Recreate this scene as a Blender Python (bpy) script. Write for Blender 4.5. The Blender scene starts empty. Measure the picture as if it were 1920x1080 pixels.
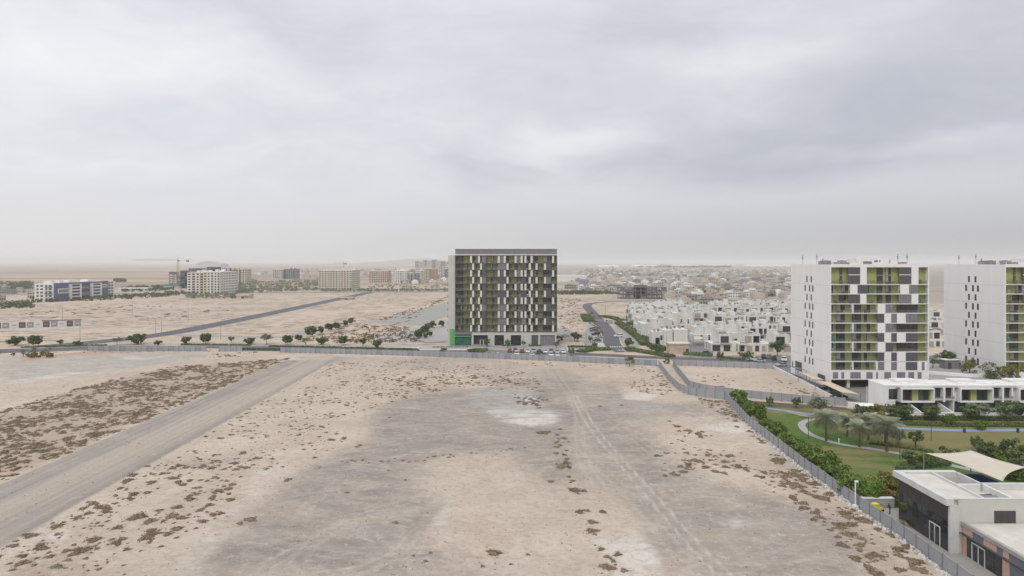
import bpy, math, random
import numpy as np
from mathutils import Vector, Matrix, noise as mnoise

scene = bpy.context.scene
R = random.Random(7)
RN = np.random.default_rng(11)
H = 40.0            # camera height above the desert plain, metres
F = 1200.0          # focal length in photo pixels (1920 wide)
HZ = 492.0          # photo row of the horizon
HAZE = 0.00013      # density of the dusty air per metre

# ------------------------------------------------------------------ camera
cam_d = bpy.data.cameras.new("camera"); cam = bpy.data.objects.new("camera", cam_d)
scene.collection.objects.link(cam); scene.camera = cam
cam.location = (0, 0, H); cam.rotation_euler = (math.radians(90), 0, 0)
cam_d.sensor_width = 36; cam_d.lens = 36 * F / 1920
cam_d.shift_y = -(540 - HZ) / 1920
cam_d.clip_start = 1; cam_d.clip_end = 120000

# ------------------------------------------------------------------ world: hazy overcast sky
SUN_EL, SUN_AZ = math.radians(50), math.radians(205)   # azimuth clockwise from +Y (view direction)
world = bpy.data.worlds.new("World"); scene.world = world; world.use_nodes = True
nt = world.node_tree; nt.nodes.clear()
def N(t, **k):
    n = nt.nodes.new(t)
    for a, b in k.items(): setattr(n, a, b)
    return n
def L(a, b): nt.links.new(a, b)
def mth(op, a, b=None, c=None, clamp=False):
    n = N('ShaderNodeMath', operation=op, use_clamp=clamp)
    for i, v in enumerate((a, b, c)):
        if v is None: continue
        if isinstance(v, (int, float)): n.inputs[i].default_value = v
        else: L(v, n.inputs[i])
    return n.outputs[0]
out = N('ShaderNodeOutputWorld'); bg = N('ShaderNodeBackground'); L(bg.outputs[0], out.inputs[0])
sky = N('ShaderNodeTexSky', sky_type='NISHITA'); sky.sun_disc = False
sky.sun_elevation = SUN_EL; sky.sun_rotation = SUN_AZ; sky.dust_density = 6; sky.air_density = 1.5
tc = N('ShaderNodeTexCoord'); vec = tc.outputs['Generated']
# soft warp of the direction for cloud edges
wn = N('ShaderNodeTexNoise'); wn.inputs['Scale'].default_value = 3.2; wn.inputs['Detail'].default_value = 4
mp = N('ShaderNodeMapping'); mp.inputs['Scale'].default_value = (1, 1, 2.6); L(vec, mp.inputs[0]); L(mp.outputs[0], wn.inputs['Vector'])
w1 = N('ShaderNodeVectorMath', operation='SUBTRACT'); L(wn.outputs['Color'], w1.inputs[0]); w1.inputs[1].default_value = (.5, .5, .5)
w2 = N('ShaderNodeVectorMath', operation='MULTIPLY'); L(w1.outputs[0], w2.inputs[0]); w2.inputs[1].default_value = (.36, .36, .16)
w3 = N('ShaderNodeVectorMath', operation='ADD'); L(vec, w3.inputs[0]); L(w2.outputs[0], w3.inputs[1])
wv = w3.outputs[0]
def blob(px, py, wx, wy):
    d = Vector(((px - 960) / F, 1, (HZ - py) / F)).normalized()
    s = N('ShaderNodeVectorMath', operation='SUBTRACT'); L(wv, s.inputs[0]); s.inputs[1].default_value = d
    m = N('ShaderNodeVectorMath', operation='MULTIPLY'); L(s.outputs[0], m.inputs[0])
    m.inputs[1].default_value = (F / wx, F / wx * .7, F / wy)
    l = N('ShaderNodeVectorMath', operation='LENGTH'); L(m.outputs[0], l.inputs[0])
    mr = N('ShaderNodeMapRange', interpolation_type='SMOOTHSTEP'); L(l.outputs['Value'], mr.inputs[0])
    mr.inputs[1].default_value = 1.15; mr.inputs[2].default_value = .05; mr.inputs[3].default_value = 0; mr.inputs[4].default_value = 1
    return mr.outputs[0]
DARK = [(1660, 240, 560, 120, .9), (1150, 55, 260, 80, .6), (900, 335, 190, 55, .6), (1850, 110, 300, 110, .6),
        (1330, 310, 330, 70, .8), (500, 20, 330, 60, .45), (700, 110, 300, 60, .3), (330, 215, 260, 60, .4), (1000, 190, 260, 60, .3)]
LITE = [(1110, 265, 110, 70, .8), (200, 110, 420, 90, .55), (1340, 100, 260, 45, .6), (1830, 255, 260, 28, .55), (1460, 282, 150, 20, .45), (980, 20, 120, 60, .3), (60, 250, 400, 90, .3)]
acc = None
for lst, sg in ((DARK, -1), (LITE, 1)):
    for px, py, wx, wy, k in lst:
        v = mth('MULTIPLY', blob(px, py, wx, wy), k * sg)
        acc = v if acc is None else mth('ADD', acc, v)
cn = N('ShaderNodeTexNoise'); cn.inputs['Scale'].default_value = 6; cn.inputs['Detail'].default_value = 6; cn.inputs['Roughness'].default_value = .55
mp2 = N('ShaderNodeMapping'); mp2.inputs['Scale'].default_value = (1, 1, 3.4); L(wv, mp2.inputs[0]); L(mp2.outputs[0], cn.inputs['Vector'])
acc = mth('ADD', acc, mth('MULTIPLY', mth('SUBTRACT', cn.outputs[0], .5), 1.0))
cn2 = N('ShaderNodeTexNoise'); cn2.inputs['Scale'].default_value = 19; cn2.inputs['Detail'].default_value = 6; cn2.inputs['Roughness'].default_value = .6; L(mp2.outputs[0], cn2.inputs['Vector'])
acc = mth('ADD', acc, mth('MULTIPLY', mth('SUBTRACT', cn2.outputs[0], .5), .45))
sep = N('ShaderNodeSeparateXYZ'); L(vec, sep.inputs[0])
zz = mth('MAXIMUM', sep.outputs[2], 0)
# clouds lose their contrast in the haze near the horizon
fade = N('ShaderNodeMapRange', interpolation_type='SMOOTHSTEP'); L(zz, fade.inputs[0])
fade.inputs[1].default_value = 0.01; fade.inputs[2].default_value = .16; fade.inputs[3].default_value = .02; fade.inputs[4].default_value = 1
acc = mth('MULTIPLY', acc, fade.outputs[0])
ramp = N('ShaderNodeValToRGB'); L(mth('ADD', mth('MULTIPLY', acc, .36), .54), ramp.inputs[0])
cr = ramp.color_ramp; cr.interpolation = 'B_SPLINE'
cr.elements[0].position = 0; cr.elements[0].color = (.45, .475, .545, 1)
cr.elements[1].position = 1; cr.elements[1].color = (.90, .905, .915, 1)
e = cr.elements.new(.5); e.color = (.655, .67, .72, 1)
# horizon haze: warm pale at -X, greyer at +X
hz = N('ShaderNodeMix', data_type='RGBA'); xm = N('ShaderNodeMapRange', interpolation_type='SMOOTHSTEP'); L(sep.outputs[0], xm.inputs[0])
xm.inputs[1].default_value = -.7; xm.inputs[2].default_value = .7
L(xm.outputs[0], hz.inputs[0]); hz.inputs[6].default_value = (.68, .68, .68, 1); hz.inputs[7].default_value = (.50, .51, .525, 1)
hm = N('ShaderNodeMix', data_type='RGBA'); hf = N('ShaderNodeMapRange', interpolation_type='SMOOTHERSTEP'); L(zz, hf.inputs[0])
hf.inputs[1].default_value = 0; hf.inputs[2].default_value = .15
L(hf.outputs[0], hm.inputs[0]); L(hz.outputs[2], hm.inputs[6]); L(ramp.outputs[0], hm.inputs[7])
# left side a little brighter, zenith brighter (overcast sky)
zb = N('ShaderNodeMapRange', interpolation_type='SMOOTHSTEP'); L(zz, zb.inputs[0])
zb.inputs[1].default_value = .4; zb.inputs[2].default_value = .95; zb.inputs[3].default_value = 1; zb.inputs[4].default_value = 1.75
xb = N('ShaderNodeMapRange'); L(sep.outputs[0], xb.inputs[0]); xb.inputs[1].default_value = -.6; xb.inputs[2].default_value = .6; xb.inputs[3].default_value = 1.1; xb.inputs[4].default_value = .97
sc_ = N('ShaderNodeVectorMath', operation='SCALE'); L(hm.outputs[2], sc_.inputs[0]); L(mth('MULTIPLY', zb.outputs[0], xb.outputs[0]), sc_.inputs['Scale'])
sk = N('ShaderNodeVectorMath', operation='SCALE'); L(sky.outputs[0], sk.inputs[0]); sk.inputs['Scale'].default_value = .006
ad = N('ShaderNodeVectorMath', operation='ADD'); L(sc_.outputs[0], ad.inputs[0]); L(sk.outputs[0], ad.inputs[1])
L(ad.outputs[0], bg.inputs[0]); bg.inputs[1].default_value = 1.0

sun_d = bpy.data.lights.new("sun", 'SUN'); sun = bpy.data.objects.new("sun", sun_d); scene.collection.objects.link(sun)
sun_d.energy = 1.4; sun_d.angle = math.radians(18); sun_d.color = (1, .95, .88)
sd = Vector((math.sin(SUN_AZ) * math.cos(SUN_EL), math.cos(SUN_AZ) * math.cos(SUN_EL), math.sin(SUN_EL)))
sun.rotation_euler = sd.to_track_quat('Z', 'Y').to_euler()

vs = scene.view_settings; scene.display_settings.display_device = 'sRGB'
vs.view_transform = 'Standard'; vs.look = 'None'; vs.exposure = 0.0; vs.gamma = 1
scene.render.engine = 'CYCLES'
scene.cycles.max_bounces = 6; scene.cycles.volume_bounces = 1; scene.cycles.diffuse_bounces = 3
scene.cycles.transparent_max_bounces = 8; scene.cycles.use_denoising = True

# ------------------------------------------------------------------ helpers
col = scene.collection
def G(px, py):                                   # photo pixel of a ground point -> world x, y
    s = (py - HZ) / H
    return ((px - 960) / s, F / s)
def GX(px, Y): return (px - 960) * Y / F
def zat(py, Y): return H - (py - HZ) * Y / F

MATS = {}
def mat(name, color, rough=.85, var=.12, scale=.6, metal=0.0, spec=.3, stretch=(1, 1, 1), bump=0.0, dirt=None):
    if name in MATS: return MATS[name]
    m = bpy.data.materials.new(name); m.use_nodes = True; t = m.node_tree
    b = t.nodes['Principled BSDF']; b.inputs['Roughness'].default_value = rough; b.inputs['Metallic'].default_value = metal
    b.inputs['Specular IOR Level'].default_value = spec
    tcn = t.nodes.new('ShaderNodeTexCoord'); mpn = t.nodes.new('ShaderNodeMapping'); mpn.inputs['Scale'].default_value = stretch
    t.links.new(tcn.outputs['Object'], mpn.inputs[0])
    n = t.nodes.new('ShaderNodeTexNoise'); n.inputs['Scale'].default_value = scale; n.inputs['Detail'].default_value = 6; n.inputs['Roughness'].default_value = .65
    t.links.new(mpn.outputs[0], n.inputs['Vector'])
    r = t.nodes.new('ShaderNodeValToRGB'); e = r.color_ramp.elements
    c = color; c2 = dirt or tuple(x * (1 - var * 1.6) for x in c)
    e[0].position = .3; e[0].color = (*c2, 1); e[1].position = .68; e[1].color = (*[min(x * (1 + var * .6), .95) for x in c], 1)
    t.links.new(n.outputs[0], r.inputs[0]); t.links.new(r.outputs[0], b.inputs['Base Color'])
    if bump:
        bn = t.nodes.new('ShaderNodeBump'); bn.inputs['Strength'].default_value = bump; bn.inputs['Distance'].default_value = .1
        n2 = t.nodes.new('ShaderNodeTexNoise'); n2.inputs['Scale'].default_value = 5; t.links.new(tcn.outputs['Object'], n2.inputs['Vector'])
        t.links.new(n2.outputs[0], bn.inputs['Height']); t.links.new(bn.outputs[0], b.inputs['Normal'])
    MATS[name] = m; return m
def glass(name, color=(.02, .025, .03), rough=.12):
    if name in MATS: return MATS[name]
    m = mat(name, color, rough, .5, .35, spec=.6); return m
def leafmat(name, c1, c2):
    if name in MATS: return MATS[name]
    m = bpy.data.materials.new(name); m.use_nodes = True; t = m.node_tree; b = t.nodes['Principled BSDF']
    b.inputs['Roughness'].default_value = .7; b.inputs['Specular IOR Level'].default_value = .2
    a = t.nodes.new('ShaderNodeAttribute'); a.attribute_name = 'tint'
    oi = t.nodes.new('ShaderNodeObjectInfo')
    ml = t.nodes.new('ShaderNodeMath'); ml.operation = 'MULTIPLY_ADD'; t.links.new(oi.outputs['Random'], ml.inputs[0]); ml.inputs[1].default_value = .3; ml.inputs[2].default_value = -.15
    ads = t.nodes.new('ShaderNodeMath'); ads.operation = 'ADD'; t.links.new(a.outputs['Fac'], ads.inputs[0]); t.links.new(ml.outputs[0], ads.inputs[1])
    r = t.nodes.new('ShaderNodeValToRGB'); e = r.color_ramp.elements
    e[0].color = (*c1, 1); e[1].color = (*c2, 1); t.links.new(ads.outputs[0], r.inputs[0]); t.links.new(r.outputs[0], b.inputs['Base Color'])
    MATS[name] = m; return m

class MB:
    """collects faces, builds one mesh object"""
    def __init__(s): s.v = []; s.f = []; s.m = []; s.mats = []
    def mi(s, m):
        if m not in s.mats: s.mats.append(m)
        return s.mats.index(m)
    def box(s, x0, x1, y0, y1, z0, z1, m, top=True, bot=True):
        if x0 > x1: x0, x1 = x1, x0
        if y0 > y1: y0, y1 = y1, y0
        if z0 > z1: z0, z1 = z1, z0
        i = len(s.v); k = s.mi(m)
        s.v += [(x0, y0, z0), (x1, y0, z0), (x1, y1, z0), (x0, y1, z0), (x0, y0, z1), (x1, y0, z1), (x1, y1, z1), (x0, y1, z1)]
        fs = [(0, 1, 5, 4), (1, 2, 6, 5), (2, 3, 7, 6), (3, 0, 4, 7)]
        if top: fs.append((4, 5, 6, 7))
        if bot: fs.append((3, 2, 1, 0))
        for f in fs: s.f.append(tuple(i + a for a in f)); s.m.append(k)
        return s
    def poly(s, pts, m):
        i = len(s.v); s.v += [tuple(p) for p in pts]; s.f.append(tuple(range(i, i + len(pts)))); s.m.append(s.mi(m)); return s
    def prism(s, pts, z0, z1, m, mtop=None):          # horizontal polygon extruded up (counter-clockwise)
        n = len(pts); i = len(s.v); k = s.mi(m); kt = s.mi(mtop or m)
        s.v += [(p[0], p[1], z0) for p in pts] + [(p[0], p[1], z1) for p in pts]
        for a in range(n):
            b = (a + 1) % n; s.f.append((i + a, i + b, i + n + b, i + n + a)); s.m.append(k)
        s.f.append(tuple(i + n + a for a in range(n))); s.m.append(kt); return s
    def tube(s, pts, rad, m, n=6):
        k = s.mi(m); rings = []
        for j, p in enumerate(pts):
            p = Vector(p); d = (Vector(pts[min(j + 1, len(pts) - 1)]) - Vector(pts[max(j - 1, 0)])).normalized()
            a = d.orthogonal().normalized(); b = d.cross(a); r = rad[j] if isinstance(rad, (list, tuple)) else rad
            i = len(s.v); rings.append(i)
            for q in range(n):
                t = 2 * math.pi * q / n; s.v.append(tuple(p + (a * math.cos(t) + b * math.sin(t)) * r))
        for j in range(len(rings) - 1):
            for q in range(n):
                s.f.append((rings[j] + q, rings[j] + (q + 1) % n, rings[j + 1] + (q + 1) % n, rings[j + 1] + q)); s.m.append(k)
        s.f.append(tuple(rings[0] + q for q in reversed(range(n)))); s.m.append(k)
        s.f.append(tuple(rings[-1] + q for q in range(n))); s.m.append(k); return s
    def mesh(s, name):
        me = bpy.data.meshes.new(name); me.from_pydata(s.v, [], s.f)
        for m in s.mats: me.materials.append(m)
        me.polygons.foreach_set('material_index', s.m); me.update(); return me
    def build(s, name, parent=None, loc=(0, 0, 0), rz=0, label=None):
        o = bpy.data.objects.new(name, s.mesh(name)); col.objects.link(o); o.location = loc; o.rotation_euler = (0, 0, rz)
        if parent: o.parent = parent
        if label: o['label'] = label
        return o
def link(name, me, parent=None, loc=(0, 0, 0), rz=0):
    o = bpy.data.objects.new(name, me); col.objects.link(o); o.location = loc; o.rotation_euler = (0, 0, rz)
    if parent: o.parent = parent
    return o
def empty(name, loc, rz=0):
    o = bpy.data.objects.new(name, None); col.objects.link(o); o.location = loc; o.rotation_euler = (0, 0, rz); o.empty_display_size = .5; return o
def tag(o, label, cat, group=None, kind=None):
    o['label'] = label; o['category'] = cat
    if group: o['group'] = group
    if kind: o['kind'] = kind
    return o
def struct(o): o['kind'] = 'structure'; return o
def stuff(o, label, cat): return tag(o, label, cat, kind='stuff')
CH = {}
def kids(o):
    return [c for c in bpy.data.objects if c.parent is o]
def copy_tree(o, loc, rz=0, cache={}):
    if o.name not in cache: cache[o.name] = [(k, kids(k)) for k in kids(o)]
    r = o.copy(); col.objects.link(r); r.location = loc; r.rotation_euler = (0, 0, rz)
    for k, sub in cache[o.name]:
        c = k.copy(); col.objects.link(c); c.parent = r
        for g in sub:
            d = g.copy(); col.objects.link(d); d.parent = c
    return r
def many(parts, name, parent, limit=100):
    """parts: list of (size, MB). The largest `limit` become parts of their own, the rest one part of kind stuff."""
    if len(parts) > limit:
        order = sorted(range(len(parts)), key=lambda i: -parts[i][0]); keep = set(order[:limit])
        rest = MB()
        for i, (s, mb) in enumerate(parts):
            if i in keep: mb.build(name, parent)
            else:
                off = len(rest.v); rest.v += mb.v
                for f, m in zip(mb.f, mb.m): rest.f.append(tuple(off + a for a in f)); rest.m.append(rest.mi(mb.mats[m]))
        o = rest.build(name, parent); o['kind'] = 'stuff'
    else:
        for s, mb in parts: mb.build(name, parent)

# ------------------------------------------------------------------ materials
M_white = mat('white_render', (.75, .745, .73), .85, .035, .4, stretch=(1, 1, .15))
M_white2 = mat('white_plaster', (.66, .66, .63), .85, .07, .5)
M_slab = mat('white_slab_edge', (.74, .74, .73), .8, .05, 1)
M_roof = mat('pale_roof_membrane', (.55, .52, .47), .95, .1, .4)
M_roofw = mat('white_roof_coating', (.66, .65, .62), .9, .08, .5)
M_green = mat('lime_green_render', (.33, .37, .14), .8, .12, .5)
M_screen = mat('dark_grey_louvre', (.10, .102, .115), .6, .25, 1.2, stretch=(1, 1, 9))
M_greyp = mat('mid_grey_panel', (.19, .19, .205), .7, .1, .6)
M_glass = glass('dark_window_glass', (.03, .034, .038), .1)
M_glass2 = glass('grey_green_glass', (.06, .075, .07), .15)
M_frame = mat('dark_window_frame', (.06, .06, .065), .5, .1, 2)
M_conc = mat('bare_concrete', (.27, .26, .25), .95, .15, .6)
M_pave = mat('pale_concrete_paving', (.33, .325, .31), .95, .08, .3)
M_pave2 = mat('grey_block_paving', (.29, .28, .26), .95, .1, .3)
M_asph = mat('asphalt', (.105, .105, .112), .95, .14, .12)
M_asph2 = mat('worn_asphalt', (.19, .185, .18), .95, .12, .1)
M_line = mat('road_paint', (.68, .68, .66), .8, .15, 2)
M_kerb = mat('kerb_concrete', (.42, .41, .39), .9, .1, 1)
M_metalg = mat('galvanised_hoarding', (.37, .38, .41), .5, .1, .35, metal=.25, stretch=(1, 1, .3))
M_metald = mat('painted_dark_steel', (.06, .06, .065), .5, .15, 2)
M_post = mat('grey_steel_post', (.2, .21, .23), .5, .1, 2)
M_bark = mat('bark', (.12, .09, .06), .95, .3, 3, bump=.5)
M_tan = mat('tan_shade_fabric', (.55, .44, .33), .9, .06, .5)
M_cream = mat('cream_shade_fabric', (.53, .475, .395), .9, .05, .3)
M_blue = mat('blue_running_track', (.20, .27, .38), .9, .1, .6)
M_black = mat('black_cladding', (.045, .045, .05), .3, .25, .4, spec=.4, stretch=(1, 1, 1))
M_trim = mat('off_white_trim', (.55, .55, .54), .85, .1, .7)
# ------------------------------------------------------------------ ground: one sheet to the horizon, masks on a graded grid
def inpoly(x, y, poly):
    c = np.zeros(x.shape, bool); n = len(poly); j = n - 1
    for i in range(n):
        xi, yi = poly[i]; xj, yj = poly[j]
        t = ((yi > y) != (yj > y)) & (x < (xj - xi) * (y - yi) / ((yj - yi) or 1e-9) + xi)
        c ^= t; j = i
    return c
def PX(*pts): return [G(*p) for p in pts]
gx = np.concatenate([-np.geomspace(70000, 320, 26), np.arange(-318, -150, 2.0), np.arange(-150, 82, .5), np.arange(82, 200, 2.0), np.geomspace(202, 70000, 26)])
gy = np.concatenate([[-3000, -800, -200, -50, 0, 30, 50, 60], np.arange(66, 262, .5), np.arange(262, 700, 3.0), np.geomspace(705, 70000, 44)])
XX, YY = np.meshgrid(gx, gy); nx, ny = len(gx), len(gy)
u0, u1, w0, w1_ = -260.0, 100.0, 60.0, 300.0          # mask raster, 0.5 m cells
rx = np.arange(u0, u1, .5); ry = np.arange(w0, w1_, .5); RX, RY = np.meshgrid(rx, ry)
def blur(a, s):
    k = int(s * 3) | 1; x = np.arange(-k, k + 1); g = np.exp(-x * x / (2.0 * s * s)); g /= g.sum()
    a = np.apply_along_axis(lambda r: np.convolve(np.pad(r, k, mode='edge'), g, 'valid'), 0, a)
    return np.apply_along_axis(lambda r: np.convolve(np.pad(r, k, mode='edge'), g, 'valid'), 1, a)
def mask(polys, s):
    a = np.zeros(RX.shape)
    for p, w in polys: a = np.maximum(a, inpoly(RX, RY, PX(*p)) * float(w))
    return blur(a, s * 1.35)
grey = mask([
    ([(700, 760), (850, 728), (1000, 722), (1060, 770), (1075, 860), (1040, 930), (960, 850), (900, 850), (820, 850), (760, 905), (840, 960), (800, 1010), (820, 1085), (330, 1085), (430, 1000), (520, 910), (640, 850), (700, 815)], .85),
    ([(1050, 690), (1110, 740), (1150, 720), (1215, 760), (1260, 850), (1400, 920), (1560, 960), (1640, 1085), (1260, 1085), (1190, 980), (1130, 880), (1080, 800), (1020, 730)], .8),
    ([(860, 700), (1060, 700), (1240, 720), (1100, 735), (900, 715)], .45),
    ([(840, 1050), (960, 1055), (1100, 1060), (1140, 1085), (820, 1085)], .8),
    ([(290, 860), (430, 855), (470, 865), (380, 878), (290, 872)], .8),
    ([(730, 672), (840, 672), (840, 683), (730, 683)], .6),
    ([(1230, 740), (1340, 750), (1420, 790), (1330, 800), (1230, 770)], .55),
], 5.5)
pale = mask([
    ([(1165, 738), (1195, 734), (1240, 742), (1215, 751), (1165, 748)], 1),
    ([(985, 748), (1005, 747), (1012, 755), (985, 756)], 1.2),
    ([(900, 770), (980, 765), (1040, 775), (1050, 792), (1000, 800), (930, 790)], .7),
    ([(1100, 1000), (1190, 985), (1230, 1030), (1245, 1085), (1130, 1085), (1120, 1040)], .9),
    ([(1150, 990), (1190, 985), (1180, 1020), (1150, 1010)], .6),
    ([(820, 960), (850, 920), (860, 960), (820, 1000), (790, 1000)], .6),
    ([(1310, 795), (1400, 790), (1440, 815), (1380, 815), (1310, 805)], .8),
    ([(1370, 900), (1400, 905), (1400, 925), (1380, 920)], .8),
    ([(90, 1000), (130, 990), (140, 1005), (100, 1012)], 1), ([(55, 1055), (90, 1045), (90, 1058), (60, 1062)], 1),
    ([(1320, 975), (1400, 970), (1400, 995), (1330, 990)], .5), ([(1285, 1060), (1320, 1060), (1325, 1085), (1290, 1085)], .8),
    ([(1490, 975), (1510, 965), (1510, 990), (1490, 990)], .9), ([(520, 655), (800, 668), (800, 673), (520, 662)], .4),
    ([(230, 668), (330, 666), (280, 674), (230, 676)], .7), ([(0, 715), (120, 698), (200, 695), (60, 716), (0, 722)], .7),
    ([(300, 1085), (360, 960), (450, 900), (520, 860), (560, 880), (440, 1000), (380, 1085)], .45),
], 1.6)
blueg = mask([
    ([(0, 668), (240, 660), (420, 664), (330, 678), (180, 700), (0, 722)], .95),
    ([(870, 728), (1000, 724), (1010, 745), (1050, 770), (1040, 795), (950, 800), (880, 770)], .8),
    ([(1380, 1030), (1430, 1040), (1430, 1075), (1380, 1060)], .8), ([(1380, 950), (1480, 980), (1460, 1030), (1390, 1010)], .4),
    ([(740, 940), (800, 950), (790, 990), (730, 980)], .5), ([(1130, 750), (1260, 745), (1260, 800), (1140, 790)], .4),
    ([(1000, 785), (1040, 785), (1040, 798), (1000, 796)], 1),
], 3.5)
scrubm = mask([
    ([(0, 780), (150, 728), (320, 690), (540, 672), (545, 680), (300, 770), (0, 905)], .8),
    ([(640, 740), (700, 715), (900, 700), (1010, 715), (1010, 735), (860, 728), (740, 755)], .35),
    ([(1440, 880), (1500, 900), (1740, 1085), (1640, 1085), (1560, 985)], .7), ([(1220, 850), (1500, 840), (1560, 930), (1420, 890)], .4),
    ([(0, 1040), (140, 1040), (280, 1085), (0, 1085)], .7), ([(1300, 745), (1360, 750), (1410, 800), (1370, 790)], .6),
], 3.0)
road = ((RX > -92.3) & (RX < -71.5 + (RY - 100) * -.005) & (RY < 262)).astype(float)
road = np.maximum(road, inpoly(RX, RY, PX((540, 668), (880, 668), (1060, 690), (1100, 715), (700, 690), (600, 682))) * .55)
road = blur(road, 1.6)
red = mask([([(30, 672), (190, 655), (330, 657), (120, 668), (40, 680)], .7)], 2.0)
trk = np.zeros(RX.shape)
def track(pts, w=.24, k=1.0, gauge=1.9):
    P = np.array([G(*p) for p in pts]); Q = []
    for i in range(len(P) - 1):                 # smooth subdivision
        for t in np.linspace(0, 1, 10, endpoint=False):
            a = P[max(i - 1, 0)]; b = P[i]; c = P[i + 1]; d = P[min(i + 2, len(P) - 1)]
            Q.append(.5 * ((2 * b) + (c - a) * t + (2 * a - 5 * b + 4 * c - d) * t * t + (3 * b - a - 3 * c + d) * t ** 3))
    Q = np.array(Q)
    for off in (-gauge / 2, gauge / 2):
        for i in range(len(Q) - 1):
            a, b = Q[i], Q[i + 1]; d = b - a; l = np.hypot(*d); nrm = np.array([-d[1], d[0]]) / max(l, 1e-6) * off
            a = a + nrm; b = b + nrm
            x0, x1 = min(a[0], b[0]) - 2, max(a[0], b[0]) + 2; y0, y1 = min(a[1], b[1]) - 2, max(a[1], b[1]) + 2
            i0, i1 = np.searchsorted(rx, [x0, x1]); j0, j1 = np.searchsorted(ry, [y0, y1])
            if i0 >= i1 or j0 >= j1: continue
            sx, sy = RX[j0:j1, i0:i1], RY[j0:j1, i0:i1]
            t = np.clip(((sx - a[0]) * d[0] + (sy - a[1]) * d[1]) / max(l * l, 1e-6), 0, 1)
            dist = np.hypot(sx - a[0] - t * d[0], sy - a[1] - t * d[1])
            trk[j0:j1, i0:i1] = np.maximum(trk[j0:j1, i0:i1], min(1, k) * np.clip(1.15 - dist / w * .8, 0, 1))
track([(1075, 740), (1110, 800), (1160, 860), (1230, 940), (1300, 1020), (1370, 1090)], .25, .9, 1.7)
track([(1068, 735), (1095, 800), (1170, 880), (1260, 980), (1350, 1090)], .35, .22)
track([(1090, 840), (1140, 890), (1200, 950), (1290, 1060)], .3, .35)
track([(1040, 700), (1080, 760), (1090, 850), (1130, 920)], .35, .4)
track([(620, 1085), (560, 1050), (640, 985), (740, 975), (770, 1010), (700, 1060), (560, 1085)], .3, .45)
track([(430, 1000), (560, 1030), (700, 1045), (900, 1040)], .3, .35); track([(520, 940), (640, 920), (760, 905)], .3, .3)
track([(500, 1060), (620, 1000), (700, 960), (800, 930)], .3, .35); track([(760, 1075), (690, 1000), (600, 960), (500, 950)], .3, .3)
track([(570, 955), (640, 900), (660, 895)], .3, .3); track([(1000, 745), (1100, 760), (1250, 870), (1420, 1000)], .3, .25)
track([(840, 960), (940, 930), (1090, 960)], .3, .25); track([(640, 1085), (760, 1040), (900, 1060), (1000, 1085)], .3, .4)
for xo, kk in ((-90, .5), (-86.5, -.0), (-83, .5), (-78.5, .4), (-75, .45)):
    if kk > 0: track([(960 + xo * F / y, 492 + 48000 / y) for y in (70, 110, 150, 200, 255)], .5, kk * .6, 1.9)
def samp(a, x, y):
    fx = np.clip((x - u0) / .5, 0, a.shape[1] - 1.001); fy = np.clip((y - w0) / .5, 0, a.shape[0] - 1.001)
    i = fx.astype(int); j = fy.astype(int); tx = fx - i; ty = fy - j
    v = a[j, i] * (1 - tx) * (1 - ty) + a[j, i + 1] * tx * (1 - ty) + a[j + 1, i] * (1 - tx) * ty + a[j + 1, i + 1] * tx * ty
    return v * ((x >= u0) & (x < u1) & (y >= w0) & (y < w1_))
fx_, fy_ = XX.ravel(), YY.ravel()
zz_ = np.zeros(fx_.shape)
me = bpy.data.meshes.new('ground')
co = np.stack([fx_, fy_, zz_], 1).astype(np.float32)
me.vertices.add(len(fx_)); me.vertices.foreach_set('co', co.ravel())
ii, jj = np.meshgrid(np.arange(nx - 1), np.arange(ny - 1)); q = (jj * nx + ii).ravel()
quads = np.stack([q, q + 1, q + nx + 1, q + nx], 1).astype(np.int32)
me.loops.add(quads.size); me.loops.foreach_set('vertex_index', quads.ravel())
me.polygons.add(len(quads)); me.polygons.foreach_set('loop_start', np.arange(0, quads.size, 4, dtype=np.int32))
me.update(calc_edges=True)
for nm, a in (('m_grey', grey), ('m_pale', pale), ('m_blue', blueg), ('m_road', road), ('m_scrub', scrubm), ('m_track', trk), ('m_red', red)):
    at = me.attributes.new(nm, 'FLOAT', 'POINT'); at.data.foreach_set('value', samp(a, fx_, fy_).astype(np.float32))
gm = bpy.data.materials.new('desert_soil'); gm.use_nodes = True; nt = gm.node_tree; pb = nt.nodes['Principled BSDF']
pb.inputs['Roughness'].default_value = 1; pb.inputs['Specular IOR Level'].default_value = .05
tco = N('ShaderNodeTexCoord').outputs['Object']
def nz(scale, det=5, rough=.6, stretch=(1, 1, 1), dist=0.0):
    mp = N('ShaderNodeMapping'); mp.inputs['Scale'].default_value = stretch; L(tco, mp.inputs[0])
    n = N('ShaderNodeTexNoise'); n.inputs['Scale'].default_value = scale; n.inputs['Detail'].default_value = det
    n.inputs['Roughness'].default_value = rough; n.inputs['Distortion'].default_value = dist; L(mp.outputs[0], n.inputs['Vector']); return n.outputs[0]
def mr(v, a, b, c=0.0, d=1.0, smooth=True):
    n = N('ShaderNodeMapRange'); n.interpolation_type = 'SMOOTHSTEP' if smooth else 'LINEAR'; n.clamp = True
    L(v, n.inputs[0]); n.inputs[1].default_value = a; n.inputs[2].default_value = b; n.inputs[3].default_value = c; n.inputs[4].default_value = d; return n.outputs[0]
def mix(fac, a, b, mode='MIX'):
    n = N('ShaderNodeMix', data_type='RGBA', blend_type=mode); n.clamp_factor = True
    if isinstance(fac, float): n.inputs[0].default_value = fac
    else: L(fac, n.inputs[0])
    for i, v in ((6, a), (7, b)):
        if isinstance(v, tuple): n.inputs[i].default_value = (*v, 1)
        else: L(v, n.inputs[i])
    return n.outputs[2]
def att(nm): n = N('ShaderNodeAttribute'); n.attribute_name = nm; return n.outputs['Fac']
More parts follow.
